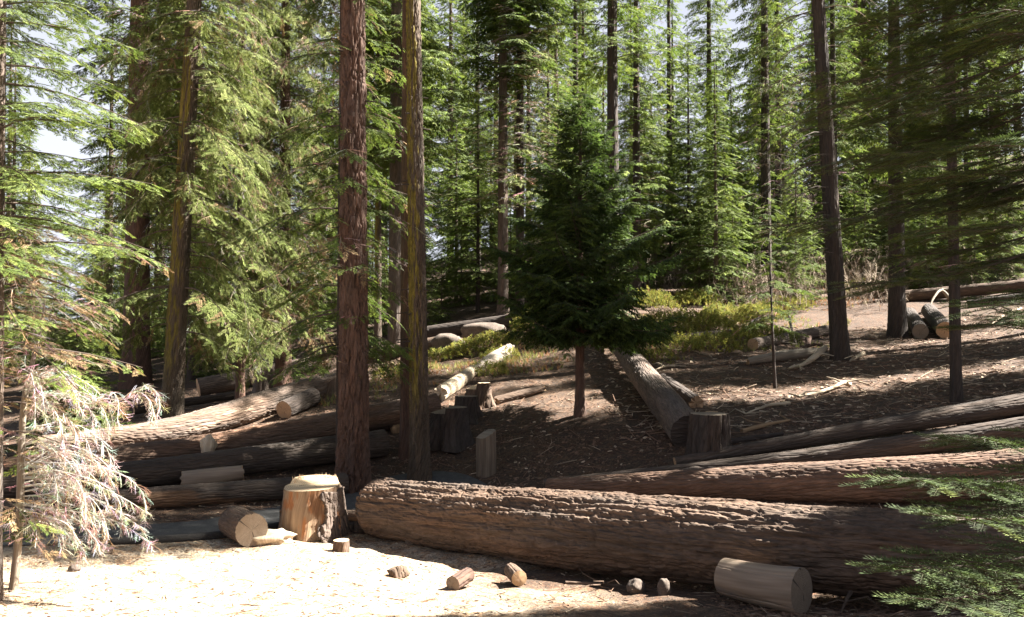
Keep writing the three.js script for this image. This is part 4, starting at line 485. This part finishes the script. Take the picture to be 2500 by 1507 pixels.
far({ x: -0.5, z: -48.6, seed: 72, h: 34, r: 0.32, mat: M.grey, label: 'tree with sunlit right flank, left one of the close pair behind the clearing', trunk: { hd: 22, step: 0.18, sides: 36, amp: 0.03, shape: (t) => 0.95 - 0.6 * t }, crown: [{ ...FAR, lo: 6, hi: 15, gap0: 0.5, per: 3, rad: () => 2.0, bare: 0.75, deadC: [0.42, 0.34, 0.26] }, { ...FAR, lo: 13, hi: 34, gap0: 0.55, per: 4, rad: cone(2.8, 0.7) }] });
far({ x: 0.45, z: -49.2, seed: 73, h: 36, r: 0.26, mat: M.dark, label: 'slimmer dark tree, right one of the close pair behind the clearing', trunk: { hd: 22, step: 0.18, sides: 32, amp: 0.03, shape: (t) => 0.95 - 0.6 * t }, crown: [{ ...FAR, lo: 6, hi: 17, gap0: 0.45, per: 4, rad: () => 2.2, bare: 0.7, deadC: [0.46, 0.37, 0.28], pal: PAL.lacy }, { ...FAR, lo: 16, hi: 36, gap0: 0.5, per: 5, rad: cone(3, 0.7) }] });
far({ x: -2.0, z: -52, seed: 74, h: 13.5, r: 0.13, mat: M.dark, label: 'slim spire-shaped fir left of the close pair of trunks', trunk: { hd: 8, step: 0.3, sides: 14, amp: 0.01 }, crown: [{ ...FAR, lo: 1.5, hi: 13.2, gap0: 0.3, per: 4, rad: (t) => 2.3 * (1 - t) + 0.15, sl: 0.42, droop: 0.35 }] });
far({ x: 4.85, z: -42.5, seed: 75, h: 30, r: 0.34, mat: M.dark, label: 'dark burnt-looking trunk rising behind the young cedar', trunk: { hd: 20, step: 0.16, sides: 36, amp: 0.035, shape: (t) => 0.95 - 0.55 * t }, crown: [{ ...FAR, lo: 12, hi: 30, gap0: 0.6, per: 4, rad: cone(3, 0.7), pal: mixedPal, bare: 0.2 }] });
far({ x: 11.6, z: -58, seed: 76, h: 17, r: 0.15, mat: M.dark, label: 'narrow fir with thin dark stem behind the yellow-green bushes', trunk: { hd: 10, step: 0.3, sides: 14, amp: 0.01 }, crown: [{ ...FAR, lo: 3.2, hi: 16.8, gap0: 0.34, per: 4, rad: (t) => 2.0 * (1 - t) + 0.15, sl: 0.42 }] });
far({ x: -19.9, z: -47, seed: 77, h: 36, r: 0.72, mat: M.pine, label: 'broad dark red trunk far back at upper left', trunk: { hd: 26, step: 0.2, sides: 44, amp: 0.05, shape: (t) => 0.95 - 0.5 * t }, crown: [{ ...FAR, lo: 9, hi: 34, gap0: 0.8, per: 4, rad: () => 3.6, bare: 0.15 }] });
far({ x: -18.6, z: -49.5, seed: 78, h: 33, r: 0.4, mat: M.pine, label: 'narrower dark red trunk right of the broad one at upper left', trunk: { hd: 24, step: 0.22, sides: 32, amp: 0.03, shape: (t) => 0.95 - 0.5 * t }, crown: [{ ...FAR, lo: 8, hi: 32, gap0: 0.6, per: 4, rad: () => 2.6, pal: mixedPal }] });
console.log('far singles', copies);
const BG = 'conifers of the forest behind the clearing', BGL = 'conifer in the dense forest behind the clearing';
const protos = [];
const proto = (o) => { const t = conifer('background_conifer', BGL, o.x, o.z, { ...o, bake: true, group: BG }); t.userData.base = 'background_conifer'; protos.push(t); SPOT.push([o.x, o.z]); };
const F2 = { ...FAR, gap: 0.36, sp: 0.33, sl: 0.6 };
proto({ x: -13.5, z: -52, seed: 80, h: 31, r: 0.3, mat: M.grey, trunk: { hd: 10, step: 0.5, sides: 20 }, crown: [{ ...F2, lo: 2.5, hi: 30.5, gap0: 0.5, per: 4, rad: cone(2.5, 0.6), pal: mixedPal, bare: 0.1 }] });
proto({ x: 7.2, z: -51, seed: 81, h: 28, r: 0.28, mat: M.dark, trunk: { hd: 12, step: 0.5, sides: 20 }, crown: [{ ...F2, lo: 4, hi: 27.5, gap0: 0.5, per: 4, rad: cone(2.3, 0.65), pal: mixedPal, bare: 0.2 }] });
proto({ x: 15.8, z: -55, seed: 82, h: 33, r: 0.36, mat: M.dark, trunk: { hd: 16, step: 0.5, sides: 24, shape: (t) => 0.95 - 0.7 * t }, crown: [{ ...F2, lo: 6, hi: 14, gap0: 0.8, per: 3, rad: () => 2.2, bare: 0.8, deadC: [0.3, 0.25, 0.2] }, { ...F2, lo: 10, hi: 32.5, gap0: 0.6, per: 4, rad: cone(2.5, 0.6), pal: mixedPal, droop: 0.4 }] });
proto({ x: 2.9, z: -55.5, seed: 83, h: 14, r: 0.16, mat: M.grey, trunk: { hd: 5, step: 0.5, sides: 14 }, crown: [{ ...F2, lo: 0.5, hi: 13.8, gap0: 0.36, per: 4, rad: cone(2.8, 0.9), pal: mixedPal }] });
proto({ x: -9.2, z: -48, seed: 84, h: 24, r: 0.24, mat: M.pine, trunk: { hd: 8, step: 0.5, sides: 18 }, crown: [{ ...F2, kind: 'lacy', sl: 0.6, lo: 2, hi: 23.5, gap0: 0.45, per: 4, rad: cone(2.6, 0.6), pal: PAL.lacy, hang: 0.4, bare: 0.15, droop: 0.45 }] });
proto({ x: 21.5, z: -27.5, seed: 85, h: 30, r: 0.3, mat: M.dark, trunk: { hd: 8, step: 0.5, sides: 18 }, crown: [{ ...FAR, gap: 0.24, sp: 0.24, sl: 0.6, lo: 5, hi: 29.5, gap0: 0.42, per: 4, rad: cone(2.7, 0.55), pal: PAL.fir }] });
const fullFir = protos.pop(); tag(fullFir, 'tall full conifer outside the right edge, level with the uppermost log', 'tree', 'conifers right of the view');
{
  const forest = protos.map((t, k) => ({ t, k, u: 1232 + (t.position.x / -t.position.z) * 2134, d: -t.position.z, s: 1 }));
  const R = rng(99), SINU = (x, z) => 1232 + (x / -z) * 2134;
  const rows = [[48, 8], [54, 7], [61, 6.5], [70, 5.2], [82, 4.4], [96, 4.4], [112, 5]];
  for (const [d, gap] of rows) for (let x = -d * 0.66; x < d * 0.66; x += gap * (0.75 + 0.5 * R())) {
    const z = -d + (R() - 0.5) * 5, px = x + (R() - 0.5) * 1.5, u = SINU(px, z), k = (R() * 5) | 0, sc = d < 66 ? 0.45 + 0.45 * R() : 0.8 + 0.4 * R(), turn = R() * 6.28;
    if (SPOT.some(([a, b]) => (a - px) ** 2 + (b - z) ** 2 < 4.5)) continue;
    if (u > 90 && u < 250) { if (d > 60) { forest.push({ t: copyOf(protos[3], BGL, BG, px, z, turn, 0.75), k: 3, u, d, s: 0.75 }); SPOT.push([px, z]); } continue; }   // open view of the sky above low trees at left
    if (u > 1185 && u < 1215 && d > 50) continue;
    const low = (u > 1720 && u < 1850) || (u > 1150 && u < 1225); // lower trees under the gaps in the tree line
    if ((d < 50 && px > 5) || (d < 57 && px > 12 && px < 36)) continue; if (u > 2480 || (u > 1850 && d < 62 && hash3(d | 0, (px * 10) | 0, 3) < 0.35)) continue;
    const pr = protos[low && d > 50 ? 3 : k], s2 = low && d > 50 ? sc * 1.25 : sc;
    forest.push({ t: copyOf(pr, BGL, BG, px, z, turn, s2), k: protos.indexOf(pr), u, d: -z, s: s2 }); SPOT.push([px, z]);
  }
  // understory: young firs at the forest edge and among the trunks
  for (let k = 0; k < 150; k++) { const d = 44 + 26 * R(), px = (R() - 0.5) * 1.25 * d, z = -d, u = SINU(px, z), s = 0.22 + 0.35 * R(); if (d < 50 && px > -4) continue; if (SPOT.some(([a, b]) => (a - px) ** 2 + (b - z) ** 2 < 1.2)) continue; forest.push({ t: copyOf(protos[3], BGL, BG, px, z, R() * 6.28, s), k: 3, u, d, s }); SPOT.push([px, z]); }
  for (let k = 0; k < 60; k++) { const d = 51 + 22 * R(), px = d * (0.14 + 0.42 * R()), z = -d, u = SINU(px, z), s = 0.3 + 0.4 * R(); if (SPOT.some(([a, b]) => (a - px) ** 2 + (b - z) ** 2 < 1.4)) continue; forest.push({ t: copyOf(protos[3], BGL, BG, px, z, R() * 6.28, s), k: 3, u, d, s }); SPOT.push([px, z]); }
  for (const [px, z, k, sc] of [[-4.6, -66, 0, 0.95], [-2.9, -74, 1, 1.1], [-6.3, -58, 2, 0.9], [3.4, -68, 0, 0.9], [24, -66, 1, 1], [19, -63, 2, 0.85], [28, -70, 0, 1], [33, -64, 1, 0.9], [-1.6, -88, 0, 1.1], [-8.5, -70, 0, 1.05]]) { forest.push({ t: copyOf(protos[k], BGL, BG, px, z, px, sc), k, u: SINU(px, z), d: -z, s: sc }); SPOT.push([px, z]); }
  { // say which one: look, landmark in front of it, depth, place among its like
    const marks = [[90, 'the left-edge fir'], [360, 'the broad dark red trunk'], [520, 'the moss-footed tree'], [760, 'the lacy left trees'], [900, 'the thick reddish trunk'], [1080, 'the mossy trunk'], [1320, 'the close pair of trunks'], [1560, 'the young cedar'], [1800, 'the yellow-green bushes'], [2100, 'the dark leaning trunk'], [2700, 'the near right fir']];
    const looks = ['tall full fir', 'slender dark fir', 'tall bare-stemmed conifer', 'bushy young fir', 'pale lacy conifer'], bins = new Map(), ord = ['first', 'second', 'third', 'fourth', 'fifth', 'sixth', 'seventh', 'eighth', 'ninth', 'tenth', 'eleventh', 'twelfth', 'thirteenth', 'fourteenth', 'fifteenth', 'sixteenth', 'seventeenth', 'eighteenth', 'nineteenth', 'twentieth', 'twenty-first', 'twenty-second', 'twenty-third'];
    for (const f of forest) { const m = marks.find((q) => f.u < q[0]) ?? marks[marks.length - 1], key = `${f.s < 0.6 ? 'small ' + looks[f.k].replace('tall ', '') : looks[f.k]} ${f.d < 58 ? 'just' : f.d < 78 ? 'well' : 'far'} behind ${m[1]}`; if (!bins.has(key)) bins.set(key, []); bins.get(key).push(f); }
    for (const [key, list] of bins) { list.sort((a, b) => a.u - b.u); list.forEach((f, i) => { f.t.userData.label = list.length > 1 ? `${key}, ${ord[i] ?? 'last'} from left` : key; }); }
  }
  // trees standing to the right of the view, which shade the slope and the log rows
  const shading = [[20.5, -25.2, 'second', 1.05, 0], [24, -37.6, 'fourth', 1, 0], [25.5, -34.8, 'third', 0.85, 1], [31, -43, 'farthest', 1, 0], [17, -10.4, 'nearest', 1, 1], [16, -14.6, 'next nearest', 0.65, 1]];
  conifer('pine_tree', 'unseen very tall pine added right of the view, high crown shading the trail', 20, -22.5, { seed: 86, h: 41.5, r: 0.35, mat: M.pine, bake: true, group: 'conifers right of the view', trunk: { hd: 6, step: 0.4, sides: 20, shape: (t) => 0.95 - 0.7 * t }, crown: [{ ...F2, lo: 25, hi: 41, gap0: 0.4, per: 4, rad: cone(2.3, 0.5) }] });  // unseen pine, its high crown shaped to throw shade on the trail
  for (const [x, z, which, s, full] of shading) copyOf(full ? fullFir : protos[full ? 0 : 2], `${full ? 'tall full' : 'tall bare-stemmed'} conifer outside the right edge of the view, ${which} to the camera`, 'conifers right of the view', x, z, x, s);
}
console.log('forest', copies);

// ------------------------------------------------------------------ bushes, ground cover
SPRIG.tuft = (() => { const R = rng(9), mb = new MB(); mb.tube([[0, 0, 0, 0.02], [0.7, 0.05, 0, 0.01]], 3, [0.5, 0.4, 0.3]); for (let k = 0; k < 12; k++) { const x = 0.25 + 0.75 * R(), D = V(0.5, R() - 0.3, R() * 2 - 1).normalize(), S = V(0, 0, 0).crossVectors(V(R() - 0.5, 1, R() - 0.5), D).normalize(), c = 0.7 + 0.6 * R(); mb.leaf(x, 0.05, 0, D.x, D.y, D.z, S.x, S.y, S.z, 0.34, 0.16, [c, c, c * 0.9]); } return mb.build(); })();
SPRIG.blade = (() => { const R = rng(10), mb = new MB(); for (let k = 0; k < 7; k++) { const a = R() * 6.28, D = V(1, Math.cos(a) * 0.45, Math.sin(a) * 0.45).normalize(), S = V(0, Math.sin(a), -Math.cos(a)); mb.leaf(0, 0, 0, D.x, D.y, D.z, S.x, S.y, S.z, 0.6 + 0.4 * R(), 0.05, [1, 1, 1]); } return mb.build(); })();
const bushPal = [[0.26, 0.27, 0.06], [0.19, 0.22, 0.06], [0.33, 0.30, 0.08]];
const bushDefs = [[8.6, -40, 1.5, 0.9], [10.4, -42, 1.7, 1.0], [12.8, -45.6, 1.5, 0.8], [6.9, -35.9, 0.9, 0.5], [6.8, -39.3, 1.4, 0.8], [8.3, -36.4, 1.1, 0.55], [15.3, -49.5, 1.4, 0.7], [10.5, -50.2, 1.6, 0.8], [-2, -37.9, 1.1, 0.45], [-0.9, -38, 1.2, 0.6], [-3.0, -37.4, 0.9, 0.35], [-3.7, -33.9, 0.7, 0.3], [-0.4, -35.6, 0.8, 0.45], [5.5, -34, 0.7, 0.4], [1.1, -40, 1.3, 1.1], [7.4, -47.5, 1.5, 0.9], [9.7, -37.9, 1.1, 0.5], [21.2, -54, 1.4, 0.6], [30.5, -55, 2, 1.1], [22.8, -55.4, 1.4, 0.6], [-0.9, -33.2, 0.7, 0.4], [-4.7, -34, 0.6, 0.3], [11.6, -40.2, 1.0, 0.5], [27.5, -57, 1.8, 0.9]];
const bushWhere = ['big yellow-green bush behind the small stripped log', 'tallest yellow-green bush right of centre on the slope', 'yellow-green bush near the dark narrow fir stem', 'low bush at the left end of the small stripped log', 'bush at the right edge of the young cedar', 'bush in front of the small stripped log', 'bush left of the dark leaning trunk, far up the slope', 'sunlit bush below the narrow fir', 'ground-hugging bush between the two boulders', 'bush right of the pale boulder', 'low bush left of the pale boulder', 'small tuft of green behind the mossy trunk', 'bush beside the broken grey log', 'low bush by the upper part of the uphill log', 'bright green bush at the left of the young cedar', 'bush hidden behind the young cedar', 'low bush under the yellow-green bushes', 'bush right of the dark leaning trunk', 'pale green bush at the right edge of the slope', 'bush behind the stacked logs', 'dry tuft beside the barkless white log', 'small green tuft left of the mossy trunk', 'low bush near the left end of the grey log', 'bush far up the slope at right'];
bushDefs.forEach(([x, z, w, h], k) => {
  const R = rng(300 + k), t = thing('bush', bushWhere[k], 'bush', [x, groundY(x, z), z], 'bushes on the slope'), B = new Sprigs(), P = V(0, 0, 0), D = V(0, 0, 0), N = V(0, 0, 0), st = new MB();
  for (let i = 0; i < 9; i++) { const a = R() * 6.28, r = w * 0.5 * R(); st.tube([[0, -0.05, 0, 0.015], [Math.cos(a) * r * 0.6, h * 0.5, Math.sin(a) * r * 0.6, 0.01], [Math.cos(a) * r, h * 0.8, Math.sin(a) * r, 0.005]], 4, [0.2, 0.13, 0.09]); }
  const n = Math.round(330 * w * w * (0.5 + h)); for (let i = 0; i < n; i++) { const a = R() * 6.28, r = Math.sqrt(R()), lump = 0.65 + 0.6 * vn(Math.cos(a) * 1.6 + k, Math.sin(a) * 1.6, r * 2 + k), top = h * lump * Math.sqrt(Math.max(0.05, 1 - r * r)), yy = top * Math.pow(R(), 0.5); P.set(Math.cos(a) * r * w * lump, yy + groundY(x + Math.cos(a) * r * w * lump, z + Math.sin(a) * r * w * lump) - t.position.y, Math.sin(a) * r * w * lump); D.set(Math.cos(a) * 0.5 + R() - 0.5, 0.35 + R(), Math.sin(a) * 0.5 + R() - 0.5).normalize(); N.set(R() - 0.5, 0.4, R() - 0.5); B.add(P, D, N, 0.14 + 0.12 * R(), leafColour(bushPal, R, 0.06)); }
  B.build('leaves', SPRIG.tuft, M.leaf, t); part('stems', st.build(), M.twig, t);
});
{ // low grass and reddish dry ground cover
  const R = rng(400), G = new Sprigs(), P = V(0, 0, 0), D = V(0, 0, 0), N = V(0, 0, 0);
  const zones = [[-1.6, -37.5, 4, 3, 1500, 0.25], [-2.4, -34, 3, 2.4, 700, 0.4], [0.4, -34, 2, 2, 350, 0.5], [17, -52, 5, 4, 1500, 0.85], [27, -56, 6, 3, 1500, 0.8], [9.5, -40, 5, 4, 1500, 0.15], [13.5, -46, 4, 3, 800, 0.4], [-6, -31.5, 2, 1.5, 220, 0.3], [6, -36, 2, 2, 500, 0.2]];
  for (const [x, z, rx, rz, n, dry] of zones) for (let k = 0; k < n; k++) { const a = R() * 6.28, r = Math.sqrt(R()), px = x + Math.cos(a) * r * rx, pz = z + Math.sin(a) * r * rz; if (vn(px * 0.8, 3, pz * 0.8) < 0.38) continue; P.set(px, groundY(px, pz) - 0.01, pz); D.set(R() - 0.5, 1.1, R() - 0.5).normalize(); N.set(R() - 0.5, 0, R() - 0.5); const q = R() < dry ? [0.42, 0.22, 0.11] : [0.24, 0.25, 0.08], j = 0.7 + 0.6 * R(); G.add(P, D, N, 0.16 + 0.16 * R(), q.map((v) => v * j)); }
  const o = G.build('ground_cover', SPRIG.blade, M.leaf, scene); tag(o, 'grass and reddish dry ground cover growing in patches on the slope', 'grass');
}
{ // leafless brush under the trees on the right
  const R = rng(410), G = new Sprigs(), P = V(0, 0, 0), D = V(0, 0, 0), N = V(0, 0, 0);
  for (let k = 0; k < 4200; k++) { const d = 47 + 16 * R(), px = 5 + (0.6 * d - 5) * R(), y = groundY(px, -d), hgt = 2.2 * R() * R(); if (vn(px * 0.35, 4, d * 0.35) < 0.42) continue; P.set(px, y + hgt, -d); D.set(R() - 0.5, 0.5 + R() * 0.8, R() - 0.5).normalize(); N.set(R() - 0.5, 0.1, R() - 0.5); const q = 0.7 + 0.6 * R(), c = R() < 0.5 ? [0.3, 0.24, 0.18] : [0.16, 0.12, 0.09]; G.add(P, D, N, 0.5 + 0.8 * R(), c.map((v) => v * q)); }
  tag(G.build('dry_brush', SPRIG.dead, M.twig, scene), 'leafless twiggy brush under the trees on the right slope', 'brush');
}
// ------------------------------------------------------------------ litter: chips, sticks and needles on the ground
{
  const chip = (seed, l, w, h) => { const R = rng(seed), g = new THREE.BoxGeometry(l, h, w, 2, 1, 1), p = g.attributes.position; for (let i = 0; i < p.count; i++) { const x = p.getX(i), key = Math.round(x * 50) + 7 * Math.round(p.getZ(i) * 90) + 3 * Math.round(p.getY(i) * 200), f = hash3(key, seed, 5); p.setXYZ(i, x * (0.85 + 0.3 * f), p.getY(i) + (f - 0.5) * h * 0.8 + (Math.abs(x) < l * 0.1 ? h * 0.4 : 0), p.getZ(i) * (0.6 + 0.7 * f)); } g.computeVertexNormals(); return g; };
  const stick = (seed) => { const R = rng(seed), mb = new MB(); mb.tube([[-0.5, 0, 0, 0.012], [-0.15, 0.03 * R(), 0.06 * (R() - 0.5), 0.016], [0.2, 0.02, 0.08 * (R() - 0.5), 0.012], [0.5, 0.03, 0.05 * (R() - 0.5), 0.006]], 5, [1, 1, 1], true); if (R() < 0.7) mb.tube([[0.1, 0.01, 0, 0.008], [0.25, 0.03, 0.12, 0.006], [0.38, 0.03, 0.2, 0.003]], 4, [1, 1, 1]); return mb.build(); };
  const geos = [chip(1, 0.11, 0.05, 0.014), chip(2, 0.07, 0.05, 0.02), chip(3, 0.17, 0.035, 0.015), stick(4), stick(5), chip(6, 0.05, 0.035, 0.03)], Q = new THREE.Quaternion(), Q2 = new THREE.Quaternion(), MX = new THREE.Matrix4(), S = V(0, 0, 0), P = V(0, 0, 0), nrm = V(0, 0, 0), C = new THREE.Color();
  const names = [['bark_chips', 'flat brown bark chips strewn over the clearing'], ['wood_chips', 'small pale wood chips strewn over the ground'], ['bark_slivers', 'long bark slivers scattered on the ground'], ['fallen_twigs', 'straight fallen twigs littering the ground'], ['forked_twigs', 'forked dry twigs littering the ground'], ['fallen_cones', 'small dark cones and clods on the ground']];
  const R = rng(500), counts = [7000, 4500, 9000, 6000, 5000, 2200];
  geos.forEach((g, k) => {
    const im = new THREE.InstancedMesh(g, k === 3 || k === 4 ? M.twig : M.chip, counts[k]); let n = 0, guard = 0;
    while (n < counts[k] && guard++ < counts[k] * 6) {
      const d = 11 + 33 * Math.pow(R(), 1.25), x = (R() - 0.5) * 1.36 * d, z = -d; if (pathDist(x, z) < PATH_W) continue;
      const open = x < 3 && z > -18, slope = x > 3 && z < -24, dens = open ? 0.22 : slope ? (k < 2 ? 0.3 : 1) : 0.5 + 0.4 * vn(x * 0.5, 2, z * 0.5); if (R() > dens || vn(x * 0.9 + 5, k, z * 0.9) < 0.25) continue;
      const e = 0.1, y = groundY(x, z); nrm.set(groundY(x - e, z) - groundY(x + e, z), 2 * e, groundY(x, z - e) - groundY(x, z + e)).normalize();
      Q.setFromUnitVectors(UPV, nrm); Q2.setFromEuler(new THREE.Euler((R() - 0.5) * 0.5, R() * 6.28, (R() - 0.5) * 0.4)); Q.multiply(Q2); const big = x > 3 && z < -23 ? 1.3 : open ? 0.6 : 0.9, sc = (k === 3 || k === 4 ? 0.22 + 0.75 * R() * R() : 0.4 + 0.75 * R()) * big; S.setScalar(sc); if (k === 3 || k === 4) S.y = S.z = sc * (0.7 + 0.5 * R());
      P.set(x, y + 0.006, z); MX.compose(P, Q, S); im.setMatrixAt(n, MX); const t = R(), v = 0.6 + 0.8 * R(), pale = k === 5 ? 0 : open ? 0.15 : slope ? 0.32 : 0.14; if (t < pale * 0.8) C.setRGB(0.36 * v, 0.28 * v, 0.2 * v); else C.setRGB(0.14 * v, 0.085 * v, 0.055 * v); im.setColorAt(n, C); n++;
    }
    im.count = n; im.name = names[k][0]; im.castShadow = im.receiveShadow = true; im.userData.kind = 'stuff'; tag(im, names[k][1], k === 3 || k === 4 ? 'twigs' : k === 5 ? 'cones' : 'chips'); scene.add(im); copies += n;
  });
}
// ------------------------------------------------------------------ stones, chunks, fallen branches
function lump(name, label, category, x, z, sx, sy, sz, seed, mat, turn = 0, amp = 0.35) {
  const g0 = new THREE.IcosahedronGeometry(1, 4), p = g0.attributes.position, mb = new MB(); const map = new Map();
  for (let i = 0; i < p.count; i++) { const v = V(p.getX(i), p.getY(i), p.getZ(i)), key = v.toArray().map((q) => q.toFixed(4)).join(); if (!map.has(key)) { const [f1] = worley(v.x * 1.3 + seed, v.y * 1.3, v.z * 1.3), r = 1 + amp * (f1 - 0.5) * 1.2 + amp * 1.1 * (fbm(v.x * 2.5 + seed, v.y * 2.5, v.z * 2.5, 4) - 0.5) + 0.25 * amp * (fbm(v.x * 9 + seed, v.y * 9, v.z * 9, 2) - 0.5), k = 0.8 + 0.4 * fbm(v.x * 3, v.y * 3 + seed, v.z * 3, 3); map.set(key, mb.vert(v.x * r * sx, (v.y * r + 0.55) * sy, v.z * r * sz, [k, k, k], v.x * sx, v.z * sz + v.y * sy)); } mb.i.push(map.get(key)); }
  const t = thing(name, label, category, [x, groundY(x, z), z]); t.rotation.y = turn; part(name === 'boulder' || name === 'stone' ? 'stone_body' : 'wood_body', mb.build(), mat, t); return t;
}
lump('boulder', 'pale rounded boulder among the low bushes left of centre', 'rock', -2.77, -39, 0.75, 0.5, 0.6, 1, M.stone);
lump('boulder', 'brown boulder just below the blackish log', 'rock', -1.3, -40.6, 1.0, 0.42, 0.6, 2, M.stone);
lump('stone', 'brown stone in the shade below the massive log, near the pointed stone', 'rock', 2.0, -14.35, 0.16, 0.13, 0.13, 3, M.stone, 0.4);
lump('stone', 'upright pointed stone in the shade left of the barkless log section', 'rock', 2.4, -14.1, 0.11, 0.17, 0.09, 4, M.stone, 0.2);
lump('stone', 'reddish stone on the ground by the near end of the massive log', 'rock', -1.98, -17.75, 0.17, 0.11, 0.12, 5, M.stone, 1);
lump('stone', 'lone dark stone on the pale dusty ground at lower left', 'rock', -7.3, -14.9, 0.1, 0.07, 0.08, 6, M.stone);
lump('wood_chunk', 'rough brown wood chunk on the sunlit ground in front of the massive log', 'wood chunk', -1.95, -15.4, 0.17, 0.12, 0.12, 7, M.log, 0.6, 0.6);
lump('wood_chunk', 'pale split block leaning below the long reddish log', 'wood chunk', -3.5, -27.0, 0.2, 0.22, 0.14, 8, M.orange, 0.6, 0.5);
lump('wood_chunk', 'white splintered block on the long reddish log', 'wood chunk', -8.3, -24.35, 0.2, 0.28, 0.14, 9, M.pale, 0.3, 0.5).position.y = 0.75;
lump('wood_chunk', 'knobbly pale root wood at the foot of the cut stump', 'wood chunk', -4.75, -17.55, 0.5, 0.16, 0.2, 10, M.pale, 0.45, 0.7);
lump('wood_chunk', 'dark rotten clump between the cut stump and the massive log', 'wood chunk', -3.3, -18.75, 0.28, 0.14, 0.2, 11, M.dark, 0.2, 0.7);
log('log_piece', 'short log piece with dark near end lying in the sunny foreground', [[-0.72, 0.0, -14.75, 0.12], [-0.95, -0.02, -14.3, 0.12]], { category: 'log', mat: M.pine, step: 0.03, sides: 32, w: 0.05, stretch: 3, amp: 0.012, seed: 34, endMat: M.ringShadedWeathered });  // shade on the near end is put into its greyer colour
log('log_piece', 'short log piece with pale round end lying in front of the massive log', [[-0.02, 0.0, -15.05, 0.12], [0.12, -0.02, -14.6, 0.13]], { category: 'log', mat: M.log, step: 0.03, sides: 32, w: 0.05, stretch: 3, amp: 0.012, seed: 35, endMat: M.ring });
function branch(label, pts, r, mat, seed, twigs = 5) {
  const a = pts[0], at = [a[0], groundY(a[0], a[1]), a[1]], t = thing('fallen_branch', label, 'branch', at), R = rng(seed), q = pts.map(([x, z, up = 0], k) => [x - at[0], groundY(x, z) + r * 0.8 + up - at[1], z - at[2], r * (1 - 0.6 * k / (pts.length - 1)) * (0.85 + 0.3 * R())]);
  const g = timber(q, { n: 40, sides: 14, w: 0.06, stretch: 4, amp: r * 0.25, seed, jag: r }); part('stem', g.g, mat, t); part('broken_end', endFace(g.loops[0], -1), mat, t);
  for (let k = 0; k < twigs; k++) { const i = 1 + ((R() * (q.length - 1)) | 0), p = q[i], a2 = R() * 6.28, l = 0.3 + 0.6 * R(), mb = new MB(); mb.tube([[p[0], p[1], p[2], r * 0.4], [p[0] + Math.cos(a2) * l * 0.5, p[1] + 0.1 * R() + 0.05, p[2] + Math.sin(a2) * l * 0.5, r * 0.28], [p[0] + Math.cos(a2 + 0.4) * l, p[1] + 0.25 * (R() - 0.2), p[2] + Math.sin(a2 + 0.4) * l, r * 0.12]], 6, [1, 1, 1], true); part('side_branch', mb.build(), mat, t); }
}
branch('bleached bent branch on the sunlit slope, right of the sapling foot', [[8.9, -27.6], [9.6, -28, 0.05], [10.4, -28.8, 0.02], [10.9, -29.2, 0.1], [11.2, -29.5, 0.02]].reverse(), 0.09, M.pale, 601, 6);
branch('bleached thick branch at the left foot of the dark leaning trunk', [[12.2, -34.6, 0.3], [11.6, -34.0, 0.1], [11.0, -33.4], [10.2, -32.6]], 0.13, M.pale, 602, 4);
branch('dark twisted root branch left of the dark leaning trunk', [[12.1, -36.2, 0.5], [11.8, -35.6, 0.2], [11.2, -35.3], [10.6, -35.5]], 0.11, M.pine, 603, 6);
branch('pale broken limb right of the dark leaning trunk', [[13.7, -34.6, 0.1], [13.2, -34.2], [12.8, -33.6]], 0.09, M.pale, 604, 2);
branch('thin pale branch lying on the slope above the furrowed stump', [[8.3, -26.6], [7.5, -26.1, 0.04], [6.7, -25.5]], 0.05, M.pale, 605, 6);
branch('grey branch arching over the stacked logs', [[23.6, -47.6, 0.2], [22.9, -47.2, 0.9], [22.2, -46.6, 0.7], [21.6, -46, 0.1]], 0.1, M.silver, 606, 3);
branch('pale branch lying right of the stacked logs', [[24.9, -43.4], [23.2, -41.6, 0.2], [21.7, -40.2]], 0.08, M.pale, 607, 6);
branch('thin grey limb propped on the grey log left of the dark leaning trunk', [[12.6, -40.3, 0.9], [12.3, -39, 0.5], [12.0, -37.4, 0.05]], 0.07, M.silver, 608, 4);
branch('pale twig cluster beside the upper part of the uphill log', [[6.1, -33.4], [5.6, -32.8, 0.05], [5.0, -32.2]], 0.05, M.pale, 609, 8);
branch('thin dark branch in the shade below the massive log', [[0.9, -14.9], [1.5, -14.7, 0.03], [2.2, -14.75]], 0.03, M.log, 610, 6);
branch('forked stick beside the barkless log section', [[5.0, -13.2, 0.3], [4.85, -13.0, 0.15], [4.7, -12.8]], 0.03, M.log, 611, 2);
branch('reddish rotten wood strip above the uppermost parallel log', [[6.1, -23.6], [6.9, -24.0, 0.02], [7.6, -24.4]], 0.07, M.orange, 612, 2);
console.log('done', copies);
renderer.render(scene, camera);
